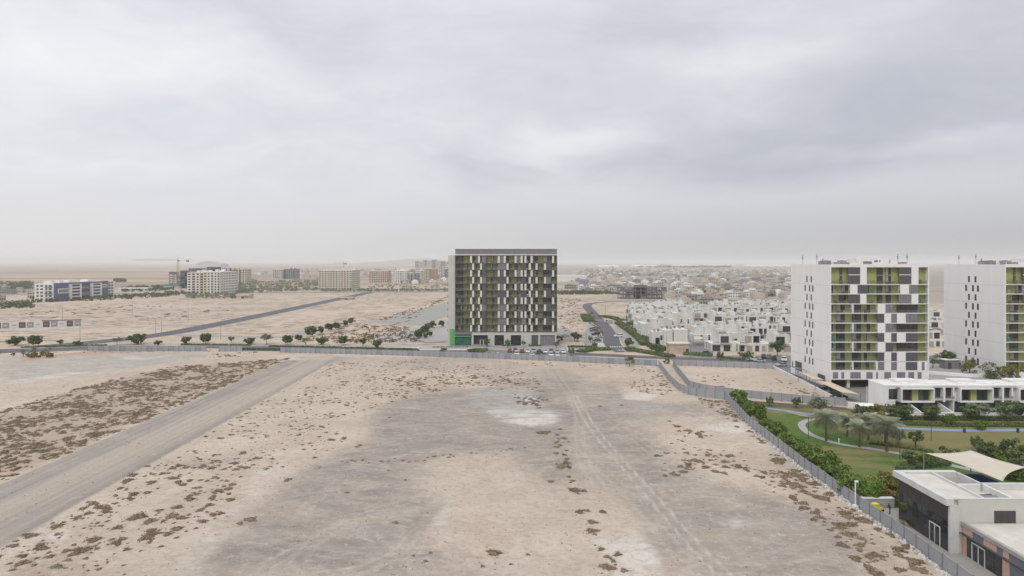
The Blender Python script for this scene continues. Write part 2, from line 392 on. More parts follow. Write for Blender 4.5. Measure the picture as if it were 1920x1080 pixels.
n_big = nz(.012, 6, .6); n_med = nz(.09, 6, .65, dist=.4); n_fin = nz(1.3, 5, .7); n_str = nz(.25, 5, .7, (1, 3.2, 1)); n_edge = nz(.35, 6, .7)
SAND, SAND2 = (.425, .35, .28), (.50, .43, .355)
c = mix(mr(n_med, .32, .68), SAND, SAND2)
yv0 = N('ShaderNodeSeparateXYZ'); L(tco, yv0.inputs[0])
c = mix(mr(yv0.outputs[1], 190, 300), c, mix(mr(n_med, .35, .65), (.455, .365, .287), (.525, .438, .355)))
c = mix(mr(n_big, .4, .7, 0, .55), c, (.33, .28, .23))
n_e2 = nz(.05, 5, .65, dist=.6)
edn = mth('ADD', mth('MULTIPLY', mth('SUBTRACT', n_edge, .5), 1.0), mth('MULTIPLY', mth('SUBTRACT', n_e2, .5), 1.6))
def edged(nm, lo=.35, hi=.62, k=.55):
    return mr(mth('ADD', att(nm), mth('MULTIPLY', edn, k)), lo, hi)
n_str2 = nz(.12, 6, .7, (1, 2.0, 1), .6); n_mot = nz(.045, 7, .7, (1, 1.5, 1), .8)
n_brk = nz(.028, 7, .68, (1, 1.4, 1), 1.0); gsoft = mr(mth('ADD', att('m_grey'), mth('MULTIPLY', mth('SUBTRACT', n_brk, .5), 1.5)), .05, .85)
c = mix(mth('MULTIPLY', mth('ADD', mth('MULTIPLY', edged('m_grey', .1, .75, 1.25), .5), mth('MULTIPLY', gsoft, .5)), mr(n_mot, .3, .56, .5, 1)), c, mix(mr(n_str2, .35, .66), (.215, .193, .174), (.315, .28, .248)))
c = mix(mth('MULTIPLY', edged('m_blue', .15, .9, .8), .75), c, mix(mr(n_str2, .35, .65), (.285, .28, .258), (.385, .375, .35)))
c = mix(mth('MULTIPLY', edged('m_scrub', .15, .7), .6), c, mix(mr(n_fin, .3, .7), (.25, .195, .145), (.36, .285, .22)))
c = mix(edged('m_red', .25, .8), c, (.40, .27, .20))
n_lane = nz(.5, 4, .6, (1, .025, 1)); n_lane2 = nz(.16, 4, .6, (1, .03, 1))
rd = mix(mr(n_lane, .38, .62), (.25, .228, .21), (.34, .30, .26)); rd = mix(mr(n_lane2, .4, .62), rd, (.355, .305, .255)); spx = N('ShaderNodeSeparateXYZ'); L(tco, spx.inputs[0]); xw = mth('ADD', spx.outputs[0], mth('MULTIPLY', mth('SUBTRACT', n_mot, .5), 3.0))
rd = mix(mth('MULTIPLY', mr(xw, -93, -91), mr(xw, -85, -88, 0, .8)), rd, mix(mr(n_lane, .4, .6), (.185, .176, .168), (.255, .238, .22))); rd = mix(mth('MULTIPLY', mr(xw, -75, -74, 0, .6), mr(xw, -71.5, -72.5)), rd, (.21, .19, .17))
rd = mix(mr(n_mot, .45, .68, 0, .35), rd, (.40, .335, .27))
c = mix(mth('MULTIPLY', edged('m_road', .25, .75, .4), .92), c, rd)
c = mix(mth('MULTIPLY', edged('m_pale', .2, .95, 1.0), mr(n_str2, .3, .62, .15, .95)), c, (.56, .525, .475))
c = mix(mth('MULTIPLY', att('m_track'), mr(n_mot, .3, .6, .45, .9)), c, (.48, .435, .38))
# stones, pebbles and crusted soil
c = mix(mr(n_fin, .60, .72, 0, .35), c, (.26, .215, .17)); c = mix(mr(n_fin, .27, .36, .35, 0), c, (.58, .53, .47))
n_crack = nz(.5, 8, .75, (1, 1.8, 1), 1.2); c = mix(mr(n_crack, .56, .66, 0, .45), c, (.27, .23, .19)); c = mix(mr(n_crack, .42, .32, 0, .5), c, (.56, .50, .43))
rk = mth('SUBTRACT', 1.0, mth('MULTIPLY', att('m_road'), .7)); gk = mth('MULTIPLY', rk, .6)
n_m1 = nz(.75, 4, .75, (1, 1.3, 1), .5); n_m2 = nz(.28, 6, .75, (1, 1.6, 1), 1.5)
c = mix(mth('MULTIPLY', gk, mr(n_m1, .5, .64, 0, .6)), c, (.25, .21, .172)); c = mix(mth('MULTIPLY', gk, mr(n_m1, .46, .33, 0, .55)), c, (.54, .485, .42)); c = mix(mth('MULTIPLY', gk, mr(n_m2, .52, .64, 0, .6)), c, (.27, .235, .20)); c = mix(mth('MULTIPLY', gk, mr(n_m2, .46, .34, 0, .55)), c, (.52, .465, .40))
# beyond the road: blocks of disturbed soil and sparse scrub, then brown gravel plains in long bands
sp = N('ShaderNodeSeparateXYZ'); L(tco, sp.inputs[0]); yv = sp.outputs[1]; xv = sp.outputs[0]
far1 = mr(yv, 285, 320)
n_sc = nz(.16, 5, .75, (.55, 1.0, 1)); n_scm = nz(.014, 4, .6, (.6, 1, 1))
sfac = mth('MULTIPLY', mth('MULTIPLY', mr(n_sc, .47, .6), mr(n_scm, .38, .52)), far1)
c = mix(mth('MULTIPLY', sfac, .9), c, (.185, .15, .115))
far2 = mr(yv, 800, 1150)
n_b = nz(.0011, 5, .6, (.5, 2.6, 1), .3); n_b2 = nz(.004, 5, .65, (.5, 2.0, 1))
band = mix(mr(n_b, .42, .58), (.235, .19, .15), (.40, .315, .24)); band = mix(mr(n_b2, .5, .66, 0, .7), band, (.15, .145, .115))

c = mix(mth('MULTIPLY', far2, .9), c, band)
tw = mth('MULTIPLY', mth('MULTIPLY', mr(xv, 90, 160), mr(yv, 560, 680)), mr(n_sc, .3, .6, .5, .9))
c = mix(tw, c, (.28, .255, .225))
L(c, pb.inputs['Base Color'])
bmp = N('ShaderNodeBump'); bmp.inputs['Strength'].default_value = .5; bmp.inputs['Distance'].default_value = .25
L(mth('ADD', n_fin, mth('MULTIPLY', n_med, 3)), bmp.inputs['Height']); L(bmp.outputs[0], pb.inputs['Normal'])
me.materials.append(gm); ground = link('ground', me); struct(ground)

# ------------------------------------------------------------------ roads, paving, lawns: sheets laid on the ground
def sheet(name, pts, m, z, px=False):
    P = [G(*p) for p in pts] if px else pts
    o = MB(); 
    a = sum(P[i][0] * P[(i + 1) % len(P)][1] - P[(i + 1) % len(P)][0] * P[i][1] for i in range(len(P)))
    if a < 0: P = P[::-1]
    o.poly([(x, y, 0) for x, y in P], m); ob = o.build(name, loc=(0, 0, z)); struct(ob); return ob
def ribbon(name, pts, w, m, z, st=True, kerb=0.0, km=None):
    P = [Vector((x, y)) for x, y in pts]; Q = []
    for i in range(len(P) - 1):
        for t in np.linspace(0, 1, 8, endpoint=False):
            a = P[max(i - 1, 0)]; b = P[i]; c_ = P[i + 1]; d = P[min(i + 2, len(P) - 1)]
            Q.append(.5 * ((2 * b) + (c_ - a) * t + (2 * a - 5 * b + 4 * c_ - d) * t * t + (3 * b - a - 3 * c_ + d) * t ** 3))
    Q.append(P[-1]); lft = []; rgt = []
    for i, p in enumerate(Q):
        d = (Q[min(i + 1, len(Q) - 1)] - Q[max(i - 1, 0)]).normalized(); n = Vector((-d.y, d.x)) * w / 2
        lft.append(p + n); rgt.append(p - n)
    o = MB()
    for i in range(len(Q) - 1):
        o.poly([(*rgt[i], 0), (*rgt[i + 1], 0), (*lft[i + 1], 0), (*lft[i], 0)], m)
    ob = o.build(name, loc=(0, 0, z))
    if st: struct(ob)
    if kerb:
        k = MB()
        for side, s in ((lft, 1), (rgt, -1)):
            for i in range(len(Q) - 1):
                a, b = side[i], side[i + 1]; d = (b - a).normalized(); n = Vector((-d.y, d.x)) * .3 * s
                q4 = [a, b, b + n, a + n] if s < 0 else [a, a + n, b + n, b]
                q4 = [(v.x, v.y) for v in q4]
                ar = sum(q4[j][0] * q4[(j + 1) % 4][1] - q4[(j + 1) % 4][0] * q4[j][1] for j in range(4))
                k.prism(q4 if ar > 0 else q4[::-1], 0, kerb, km or M_kerb)
        kb = k.build('kerb'); struct(kb)
    return ob
# street behind the hoarding (bends away to the west) 
ribbon('street', [(-560, 246), (-420, 262), (-300, 276), (-230, 288), (-196, 298)], 15, M_asph, .052, kerb=.12)
ribbon('street', [(-202, 297.5), (-190, 300), (-150, 302), (-60, 296), (20, 281), (62, 268), (110, 257)], 8.5, M_asph, .05, kerb=.12)
ribbon('pavement', [(-196, 316), (-150, 313), (-60, 308), (-32, 304)], 3.5, M_pave, .04)
ribbon('road', [(-222, 303), (-206, 325), (-193, 360), (-190, 430), (-189, 520), (-189, 640), (-189, 760), (-189, 858)], 15, M_asph, .055, kerb=.12)
ribbon('far_road', [(-1500, 760), (-700, 790), (-330, 850), (-100, 872), (140, 872), (420, 880), (900, 900)], 26, M_asph2, .07)
ribbon('far_road', [(62, 690), (110, 668), (200, 640), (300, 620)], 9, M_asph2, .06)
ribbon('pavement', [(-184, 351), (-150, 346), (-127, 342), (-118, 352), (-121, 384)], 7, M_pave2, .042)
ribbon('path', [(-480, 330), (-380, 352), (-250, 392), (-205, 410)], 5, M_pave, .045)
ribbon('path', [(-600, 420), (-450, 450), (-330, 470), (-300, 470)], 7, M_pave2, .045)
# spur road to the villas
ribbon('villa_road', [(50, 285), (48.8, 310), (53, 345), (57.5, 400), (61.5, 470), (65, 530), (68, 580), (76, 620), (100, 650), (160, 668), (260, 672)], 8.5, M_asph, .06, kerb=.12)
sheet('pavement', [(31, 292), (44, 294), (46, 330), (50, 380), (55, 450), (51, 452), (44, 385), (34, 300)], M_pave, .045)
sheet('parking', PX((1137, 612), (1160, 612), (1205, 640), (1192, 655), (1178, 655)), M_pave2, .045)
sheet('parking', PX((1104, 600), (1112, 600), (1138, 648), (1098, 655), (1094, 640)), M_pave2, .05)
sheet('yard', PX((1340, 622), (1484, 622), (1484, 627), (1338, 627)), M_asph2, .05); sheet('yard', PX((1325, 600), (1484, 600), (1484, 603.5), (1325, 603.5)), M_asph2, .05)
sheet('parking_surface', PX((673, 603), (720, 600), (796, 578), (842, 565), (842, 590), (796, 611), (700, 606)), M_pave2, .045)
sheet('pavement', PX((700, 633), (842, 600), (842, 640), (760, 643)), M_pave, .04)
sheet('forecourt', [(-36, 279), (-36, 308), (33, 309), (33, 270), (16, 271), (-24, 277)], M_pave, .035)
sheet('parking_surface', [(-13, 276.5), (-13, 291), (26, 289), (26, 271.5), (14, 272), (0, 274)], M_asph2, .06)
sheet('courtyard', [(24, 330), (34, 330), (34, 392), (24, 392)], M_pave2, .05)
for p in (((-186, 296), (-182, 308), (-143, 303), (-141, 299)),): pass
# crossing marks at the road mouth
mk = MB()
for i in range(7): mk.box(46.4 + i * 1.05, 46.95 + i * 1.05, 301.5, 304.6, 0, .004, M_line)
for i in range(7): mk.box(58.2 + i * 1.0 - .6, 58.7 + i * 1.0 - .6, 441, 444, 0, .004, M_line)
mk.box(48, 50.5, 291, 292, 0, .004, M_line); mk.box(50.8, 51.1, 286, 296, 0, .004, M_line)
struct(mk.build('road_marking', loc=(0, 0, .066)))
# lot of the towers: asphalt yard, forecourts, plaza
sheet('yard', [(100, 170), (94.5, 182), (96, 205), (99.5, 243), (101, 262), (300, 262), (300, 172), (110, 172)], M_asph2, .03)
pz = MB(); pz.prism([(133, 186), (156.2, 186), (156.2, 203.1), (156.2, 236), (133, 236)], 0.03, 2.9, M_white2, M_pave); pz.prism([(156.25, 186), (290, 186), (290, 203.1), (156.25, 203.1)], 0.03, 2.896, M_white2, M_pave); struct(pz.build('plaza'))
sheet('pavement', [(94.2, 182), (99.1, 243), (101, 243), (96.6, 182)], M_pave, .05)
sheet('street', [(66, 252), (99, 244), (101, 262), (190, 262), (190, 274), (100, 275), (64, 272)], M_asph2, .045)

# lawn with worn tan patches
lm = bpy.data.materials.new('park_turf'); lm.use_nodes = True; nt = lm.node_tree; pb = nt.nodes['Principled BSDF']; pb.inputs['Roughness'].default_value = 1
pb.inputs['Specular IOR Level'].default_value = .05
tco = N('ShaderNodeTexCoord').outputs['Object']
g1 = nz(.05, 5, .6, (.6, 1.3, 1), .5); g2 = nz(.8, 5, .7); g3 = nz(.025, 3, .5)
c = mix(mr(g2, .3, .7), (.05, .10, .022), (.095, .155, .042)); c = mix(mr(g1, .48, .62, 0, .9), c, mix(mr(g2, .3, .7), (.24, .17, .095), (.17, .155, .07)))
c = mix(mr(g3, .52, .66, 0, .6), c, (.14, .155, .055))
sx = N('ShaderNodeSeparateXYZ'); L(tco, sx.inputs[0]); wornf = mth('MULTIPLY', mr(mth('ADD', sx.outputs[0], mth('MULTIPLY', g1, 14)), 80, 90), mr(mth('ADD', sx.outputs[1], mth('MULTIPLY', g1, 12)), 136, 143))
c = mix(mth('MULTIPLY', wornf, mr(g1, .3, .6, 1, .6)), c, mix(mr(g2, .3, .7), (.215, .165, .085), (.165, .155, .065))); L(c, pb.inputs['Base Color'])
lawn = sheet('lawn', [(58.6, 60), (60.5, 104), (61.5, 145), (64, 176), (68, 184.5), (92, 175.5), (104, 168), (180, 166), (180, 60)], lm, .02)
sheet('planting_bed', [(64, 180), (92, 172.5), (92, 176.5), (66, 186)], mat('bark_soil', (.12, .085, .06), 1, .3, 1), .04)
sheet('garden_bed', PX((1460, 768), (1600, 785), (1600, 796), (1500, 780)), mat('garden_sand', (.34, .25, .17), 1, .2, .6), .045)
sheet('yard', [(56.9, 60), (56.9, 104), (66, 104.3), (66, 60)], M_pave2, .045)
ribbon('running_track', [(64, 179), (68, 177), (77, 169.5), (84, 161.5), (92, 155), (106, 152.2), (122, 152.4), (160, 152)], 2.2, M_blue, .06)
ribbon('garden_path', [(79, 163), (75.5, 162.5), (71.5, 158), (69.4, 150), (70.5, 144), (72.5, 140.5), (78, 136.5), (83, 131.5), (88, 124), (94, 118)], 1.7, M_pave, .055)
ribbon('garden_path', [(88, 124), (97, 126), (110, 124)], 1.7, M_pave, .06)
# ------------------------------------------------------------------ hoardings
def arclen(pts):
    d = [0]
    for a, b in zip(pts, pts[1:]): d.append(d[-1] + math.hypot(b[0] - a[0], b[1] - a[1]))
    return d
def along(pts, s):
    d = arclen(pts)
    for i in range(len(pts) - 1):
        if s <= d[i + 1] or i == len(pts) - 2:
            t = (s - d[i]) / max(d[i + 1] - d[i], 1e-6); a, b = pts[i], pts[i + 1]
            return (a[0] + (b[0] - a[0]) * t, a[1] + (b[1] - a[1]) * t)
def panel_mesh(w, h, m, ribs=10, shade=0):
    mb = MB(); n = ribs * 2
    for i in range(ribs):                         # trapezoid sheet profile
        x0 = -w / 2 + .04 + i * (w - .08) / ribs; st = (w - .08) / ribs
        xs = [x0, x0 + st * .45, x0 + st * .55, x0 + st * .95, x0 + st]; ys = [0, 0, -.035, -.035, 0]
        for j in range(4):
            mb.poly([(xs[j], ys[j], .12), (xs[j + 1], ys[j + 1], .12), (xs[j + 1], ys[j + 1], h), (xs[j], ys[j], h)], m)
            mb.poly([(xs[j + 1], ys[j + 1] + .02, .12), (xs[j], ys[j] + .02, .12), (xs[j], ys[j] + .02, h), (xs[j + 1], ys[j + 1] + .02, h)], m)
    mb.box(-w / 2 + .03, w / 2 - .03, -.05, .04, h, h + .06, m)
    return mb.mesh('panel')
M_met2 = mat('hoarding_blue_grey', (.27, .31, .36), .5, .12, .3, metal=.2); M_met3 = mat('hoarding_lilac_grey', (.40, .39, .42), .5, .1, .3, metal=.2); M_met4 = mat('hoarding_faded', (.33, .37, .385), .55, .14, .3, metal=.2)
def hoarding(pts, h, step, label, mats=(M_metalg,), ribs=8, blocks=True):
    root = empty('hoarding_fence', (*pts[0], 0)); tag(root, label, 'fence', 'metal hoardings round the lots')
    Ltot = arclen(pts)[-1]; n = max(1, int(Ltot / step)); st = Ltot / n
    pm = [panel_mesh(st, h, m, ribs) for m in mats]
    post = MB().box(-.07, .07, -.09, .12, 0, h + .12, M_post)
    if blocks: post.box(-.35, .35, .1, .7, 0, .35, M_conc).box(-.22, .22, -.45, -.09, 0, .22, M_conc)
    post = post.mesh('post'); bx, by = pts[0]
    for i in range(n + 1):
        p = along(pts, i * st)
        if i < n:
            q = along(pts, (i + 1) * st); a = math.atan2(q[1] - p[1], q[0] - p[0])
            w = math.hypot(q[0] - p[0], q[1] - p[1])
            o = link('panel', pm[(i * 7 + i // 3) % len(pm)], root, ((p[0] + q[0]) / 2 - bx, (p[1] + q[1]) / 2 - by, R.uniform(-.03, .03)), a)
            o.scale = (w / st, 1, 1); o.rotation_euler[0] = R.uniform(-.02, .02)
        link('post', post, root, (p[0] - bx, p[1] - by, 0), a)
    return root
hoarding([(62.2, 186.6), (58, 156), (57, 134.8), (56.4, 122.9), (56.3, 112.9), (56.2, 104)], 2.15, 2.75, 'light grey corrugated hoarding along the round green bushes of the park', ribs=9)
hoarding([(56.3, 103.8), (56.5, 92), (56.1, 82.8), (55.8, 66)], 2.0, 2.75, 'grey hoarding bending past the black glass pavilion', ribs=9)
hoarding([(56.6, 246.9), (53, 215), (52.3, 200), (53.4, 194), (57, 190), (62, 186.8)], 2.2, 2.75, 'hoarding curving down the open lot before the smaller sandy lot', (M_metalg, M_met4))
hoarding([(62.6, 248.5), (60.5, 236), (57.8, 213), (56.6, 204), (58.8, 198.9), (67.9, 190), (84.5, 180.9), (93, 178.5)], 2.2, 2.75, 'curved hoarding round the near edge of the smaller sandy lot', (M_metalg, M_met3))
hoarding([(63, 248.8), (98, 240.5)], 2.2, 2.6, 'lilac and blue grey hoarding behind the smaller sandy lot', (M_met3, M_met3, M_metalg))
hoarding([(-103, 284.5), (-65, 278.2), (-22.5, 269.8), (17.3, 259.8), (56, 247.4)], 2.25, 2.35, 'long blue grey hoarding in front of the dark square apartment block', (M_metalg, M_met4, M_metalg, M_met2), ribs=6)
hoarding([(-192, 289.5), (-138, 288.6)], 2.3, 2.4, 'bluish hoarding beside the street behind the pale gravel lot', (M_met4, M_metalg, M_met2), ribs=6)
hoarding([(-132, 288.4), (-121.5, 288.2)], 2.3, 2.4, 'short stand alone stretch of hoarding beside a gap', (M_metalg,), ribs=6)
# grey shed wall piece at the far west end, with its open end
f = MB(); f.box(0, 14, 0, .25, 0, 1.5, M_metalg); f.box(0, 14, -.1, .35, 1.5, 1.62, M_slab); f.box(13.2, 14.4, -.4, 4, 0, 1.9, M_greyp)
o = f.build('low_wall', loc=(-239, 277, 0)); tag(o, 'low pale grey wall with a thicker end pier at the west edge of the gravel lot', 'wall')
# dark green mesh fence + white kerb wall by the towers
g = MB(); g.box(0, 19, 0, .12, .25, 1.5, mat('dark_green_mesh', (.05, .07, .045), .9, .2, 1)); g.box(0, 19, -.15, .3, 0, .25, M_kerb)
for i in range(9): g.box(i * 2.35, i * 2.35 + .1, -.08, .0, .25, 1.65, M_post)
o = g.build('mesh_fence', loc=(-122, 288.5, 0), rz=-.06); tag(o, 'low dark green mesh fence filling the gap between hoardings', 'fence')
def wallrun(pts, h, t, m, name, label, cat='wall'):
    mb = MB()
    for a, b in zip(pts, pts[1:]):
        d = Vector((b[0] - a[0], b[1] - a[1])); l = d.length; d.normalize(); n = Vector((-d.y, d.x)) * t / 2
        q4 = [(a[0] - n.x, a[1] - n.y), (b[0] - n.x, b[1] - n.y), (b[0] + n.x, b[1] + n.y), (a[0] + n.x, a[1] + n.y)]
        ar = sum(q4[j][0] * q4[(j + 1) % 4][1] - q4[(j + 1) % 4][0] * q4[j][1] for j in range(4))
        mb.prism(q4 if ar > 0 else q4[::-1], 0, h, m)
        e_ = d * .05; q5 = [(x + (x - (a[0] + b[0]) / 2) * .02, y + (y - (a[1] + b[1]) / 2) * .02) for x, y in (q4 if ar > 0 else q4[::-1])]
        mb.prism(q5, h + .002, h + .07, M_slab)
    o = mb.build(name); tag(o, label, cat); return o
wallrun([(98.8, 242), (93.6, 181)], .9, .3, M_white2, 'boundary_wall', 'low white wall between the smaller sandy lot and the tower driveway')
wallrun([(93.2, 177.5), (101.5, 174.5), (110, 170)], 1.3, .25, M_white2, 'garden_wall', 'pale low wall beside the small white kiosk at the park edge')

# ------------------------------------------------------------------ generic facade
def facade(root, rows, slabs, x0, x1, rec, G_m, slab_m, depth, X, Z, fin=None, bal=True, slab_t=.22, green_name='green_wall', floors_back=True):
    """rows: list of (ztop, zbot, [(a, b, type)]); front plane at y=0, recess wall at y=rec."""
    wins, pans, scr, bals = [], [], [], []
    gw = MB(); gw.box(x0 + .3, x1 - .3, rec, rec + .3, Z(rows[-1][1]) + .01, Z(rows[0][0]), G_m); gw.build(green_name, root)
    for zt, zb, segs in rows:
        t, b = Z(zt), Z(zb); lo = b + slab_t / 2; hi = t - slab_t / 2
        bs = None
        for a, e, k in segs:
            xa, xe = X(a), X(e)
            if k == 'D':                                  # window or balcony door, frame and two panes
                m = MB(); m.box(xa, xe, rec - .06, rec - .003, lo + .02, hi - .08, M_frame)
                nn = max(1, round((xe - xa) / 1.1)); w = (xe - xa) / nn
                for i in range(nn): m.box(xa + i * w + .06, xa + (i + 1) * w - .04, rec - .09, rec - .061, lo + .1, hi - .16, M_glass if R.random() < .7 else M_glass2)
                if R.random() < .35: m.box(xa + .1, xa + .1 + (xe - xa) * .45, rec - .1, rec - .091, lo + .6, hi - .2, mat('pale_curtain', (.34, .33, .31), .9))
                wins.append(((xe - xa) * (hi - lo), m))
            elif k == 'W':
                m = MB(); m.box(xa, xe, -.12, .2, lo - slab_t, hi + slab_t, M_white); m.box(xa + .02, xa + .2, .2, rec, lo, hi, M_white2); pans.append((xe - xa, m))
            elif k == 'T':
                m = MB(); m.box(xa, xe, 0, rec, lo, hi, M_white2); pans.append((.5, m))
            elif k == 'S':                                # screen or glazing in the facade plane
                nn = max(1, round((xe - xa) / 1.3)); w = (xe - xa) / nn; m = MB()
                mm = M_screen if R.random() < .6 else M_greyp
                for i in range(nn):
                    m.box(xa + i * w + .03, xa + (i + 1) * w - .03, .05, .16, lo + .03, hi - .03, mm)
                scr.append(((xe - xa), m))
            if bal and k in 'GD':
                if bs is not None and abs(bs[1] - xa) < .4: bs[1] = xe
                else:
                    bs = [xa, xe, lo]; bals.append(bs)
    many(wins, 'window', root); many(pans, 'white_panel', root); many(scr, 'screen', root)
    bb = []
    for xa, xe, lo in bals:
        m = MB(); m.box(xa, xe, .04, .07, lo + .08, lo + 1.0, M_balg); m.box(xa, xe, .02, .1, lo + 1.0, lo + 1.06, M_frame)
        bb.append((xe - xa, m))
        if R.random() < .55:                          # things kept on the balcony are part of the clutter
            x = R.uniform(xa, max(xa + .1, xe - .9)); m.box(x, x + R.uniform(.4, .9), .4, .9, lo, lo + R.uniform(.5, 1.5), M_cl[R.randrange(len(M_cl))])
    many(bb, 'balustrade', root)
    sl = []
    for z in slabs:
        m = MB(); m.box(x0 + .02, x1 - .02, -.06, rec - .003, Z(z) - slab_t / 2, Z(z) + slab_t / 2, slab_m); sl.append((1, m))
    many(sl, 'floor_slab', root)
M_balg = mat('tinted_balustrade_glass', (.16, .18, .16), .15, .25, .8, spec=.6); M_balg.node_tree.nodes['Principled BSDF'].inputs['Alpha'].default_value = .28
M_cl = [mat('balcony_clutter_white', (.6, .6, .58), .8), mat('balcony_clutter_dark', (.07, .07, .08), .8), mat('balcony_clutter_brown', (.25, .16, .1), .8), mat('balcony_clutter_teal', (.1, .3, .3), .8)]

def rooftop(root, x0, x1, y0, y1, z, n, seed):
    r = random.Random(seed); u = []
    for i in range(n):
        m = MB(); x = r.uniform(x0, x1 - 3); y = r.uniform(y0, y1 - 2); w, d, h = r.uniform(.9, 2.6), r.uniform(.8, 1.8), r.uniform(.5, 1.3)
        m.box(x, x + w, y, y + d, z + .15, z + .15 + h, r.choice([M_greyp, M_white2, M_conc])); m.box(x + .1, x + w - .1, y + .1, y + d - .1, z + .02, z + .15, M_metald)
        m.box(x + w * .3, x + w * .7, y + d * .3, y + d * .7, z + .15 + h, z + .22 + h, M_metald)
        u.append((1, m))
    many(u, 'roof_unit', root)

# ------------------------------------------------------------------ the white and lime towers
def tower():
    root = empty('apartment_tower', (101.1, 203.4, 0))
    X = lambda a: (a - 360) / 21.98
    Z = lambda a: 39.4 - (a - 95) / 21.98
    W, D, HT = 31.4, 28.6, 39.35
    g = lambda s: [(float(a.split('-')[0]), float(a.split('-')[1][:-1]), a[-1]) for a in s.split()]
    r0 = g('363-378D 378-440G 440-460D 460-487G 487-570S 570-615W 617-628D 628-702G 702-745D 745-762G 762-803D 803-840G 843-926S 928-976W 978-998D 998-1038G')
    r1 = g('363-375G 375-395D 395-455G 455-500D 500-550W 552-625S 627-648D 648-702G 702-742D 742-765G 765-803D 803-850G 850-910W 912-972S 975-1038G')
    r2 = g('363-435G 435-485D 487-570S 570-612W 615-628D 628-702G 702-742D 742-765G 765-803D 803-838G 840-925S 928-975W 977-998D 998-1038G')
    r3 = g('363-372G 372-395D 395-415G 415-478D 478-514G 514-525T 527-592D 592-632G 632-657D 657-690G 692-745W 747-803S 805-840G 842-990D 995-1038G')
    r4 = g('363-372D 372-415G 415-478D 478-525G 527-592D 592-612G 612-635D 635-690G 692-738S 738-785W 787-825S 827-887W 889-972S 972-1038G')
    r9 = g('363-372D 372-415G 415-478D 478-514G 514-525T 527-592D 592-625G 625-650D 650-680G 680-692W 692-738S 738-785W 787-825S 827-887W 889-970S 970-998W 998-1020S 1020-1040W')
    zs = [112, 237, 303, 372, 438, 507, 573, 640, 708, 775, 838]
    rows = [(112, 237, r0)] + [(zs[i], zs[i + 1], r) for i, r in enumerate([r1, r2, r3, r4, r3, r4, r3, r4, r9], 1)]
    for a, e, k in r0:
        if k == 'S': MB().box(X(a), X(e), -.03, .045, Z(171), Z(166), M_slab).build('transom', root)
        if k == 'D': MB().box(X(a), X(e), 1.2, 1.27, Z(176), Z(168), M_greyp).build('transom', root)
    facade(root, rows, zs[1:], 0, W, 1.4, M_green, M_slab, D, X, Z)
    # body: side walls, back, roof, undercroft
    b = MB(); b.box(0, .3, -.1, D, 0, HT, M_white); b.box(W - .3, W, -.1, D, 3.0, HT, M_white); b.box(.3, W - .3, D - .3, D, 0, HT - .01, M_white)
    b.box(.3, W - .3, 0, D - .3, HT - .55, HT - .1, M_roofw); b.box(.3, W - .3, -.1, .2, HT - .9, HT, M_slab)
    b.box(.3, W - .3, 0, D - .3, 2.65, 2.95, M_white2); b.box(.3, W - .3, 1.99, D - .3, 2.95, 5.6, M_white2)
    b.build('wall', root)
    par = MB()
    for i in range(32): par.box(.4 + i * .96, 1.0 + i * .96, -.05, .25, HT + .002, HT + .16, M_slab)
    par.build('parapet', root)
    band = MB(); band.box(.3, W - .3, -.1, .25, 2.75, 5.45, M_white); band.build('podium_band', root)
    for a, e in ((378, 415), (437, 457), (500, 572), (612, 655), (680, 693), (737, 783), (825, 883), (905, 945), (970, 997)):
        MB().box(X(a), X(e), -.14, -.103, 3.1, 5.15, M_greyp).build('louvre_panel', root)
    for x in (6.0, 14, 22, 30.3): MB().box(x, x + .9, 1.2, 2.1, 0, 2.65, M_white2).build('column', root)
    for x, y in ((6, 12), (14, 12), (22, 12), (6, 22), (14, 22), (22, 22)): MB().box(x, x + .9, y, y + .9, 0, 2.65, M_conc).build('column', root)
    MB().box(9, 20, 18, 26, 0, 2.64, M_greyp).build('lobby', root)
    # slim windows in the side wall
    for k in range(10):
        z = 34.3 - 3.07 * k
        for Yc in ((219.3, 216.2) if k % 2 == 0 else (220.7, 217.4, 215.1)):
            y = Yc - 203.4
            o = MB().box(-.03, .004, y - .42, y + .42, z - 1.05, z + 1.05, M_frame).build('window', root)
            MB().box(-.045, -.031, y - .34, y + .34, z - .97, z + .97, M_glass).build('pane', o)
    for y0, y1, z0, z1 in ((26.8, 27.7, 2.2, 4.4), (19.8, 25, 1.9, 5), (3.2, 8.2, 1.5, 3.4)):
        MB().box(-.05, .004, y0, y1, z0, z1, M_screen).build('louvre_panel', root)
    # seams and rooftop plant
    s = MB()
    for z in (8, 14.2, 20.3, 26.5, 32.6): s.box(-.012, 0.0, .0, D, z, z + .035, M_greyp)
    s.build('wall_joint', root)
    MB().box(8, 24, 8, 20, HT - .098, HT + .75, M_white2).box(13.5, 19, 9, 15, HT + .752, HT + 1.9, M_white2).build('penthouse', root)
    fr = MB()
    for x in (13, 16, 19.4): fr.tube([(x, 7, HT), (x, 7, HT + 2.5)], .12, M_slab).tube([(x, 11, HT), (x, 11, HT + 2.5)], .07, M_slab)
    fr.tube([(13, 7, HT + 2.5), (19.4, 7, HT + 2.5)], .08, M_slab).tube([(13, 11, HT + 2.5), (19.4, 11, HT + 2.5)], .08, M_slab)
    for i in range(7): fr.tube([(13 + i * 1.06, 7, HT + 2.56), (13 + i * 1.06, 11, HT + 2.56)], .05, M_slab)
    fr.build('pergola', root)
    rooftop(root, 3, 28, 1.2, 26, HT - .1, 26, 5)
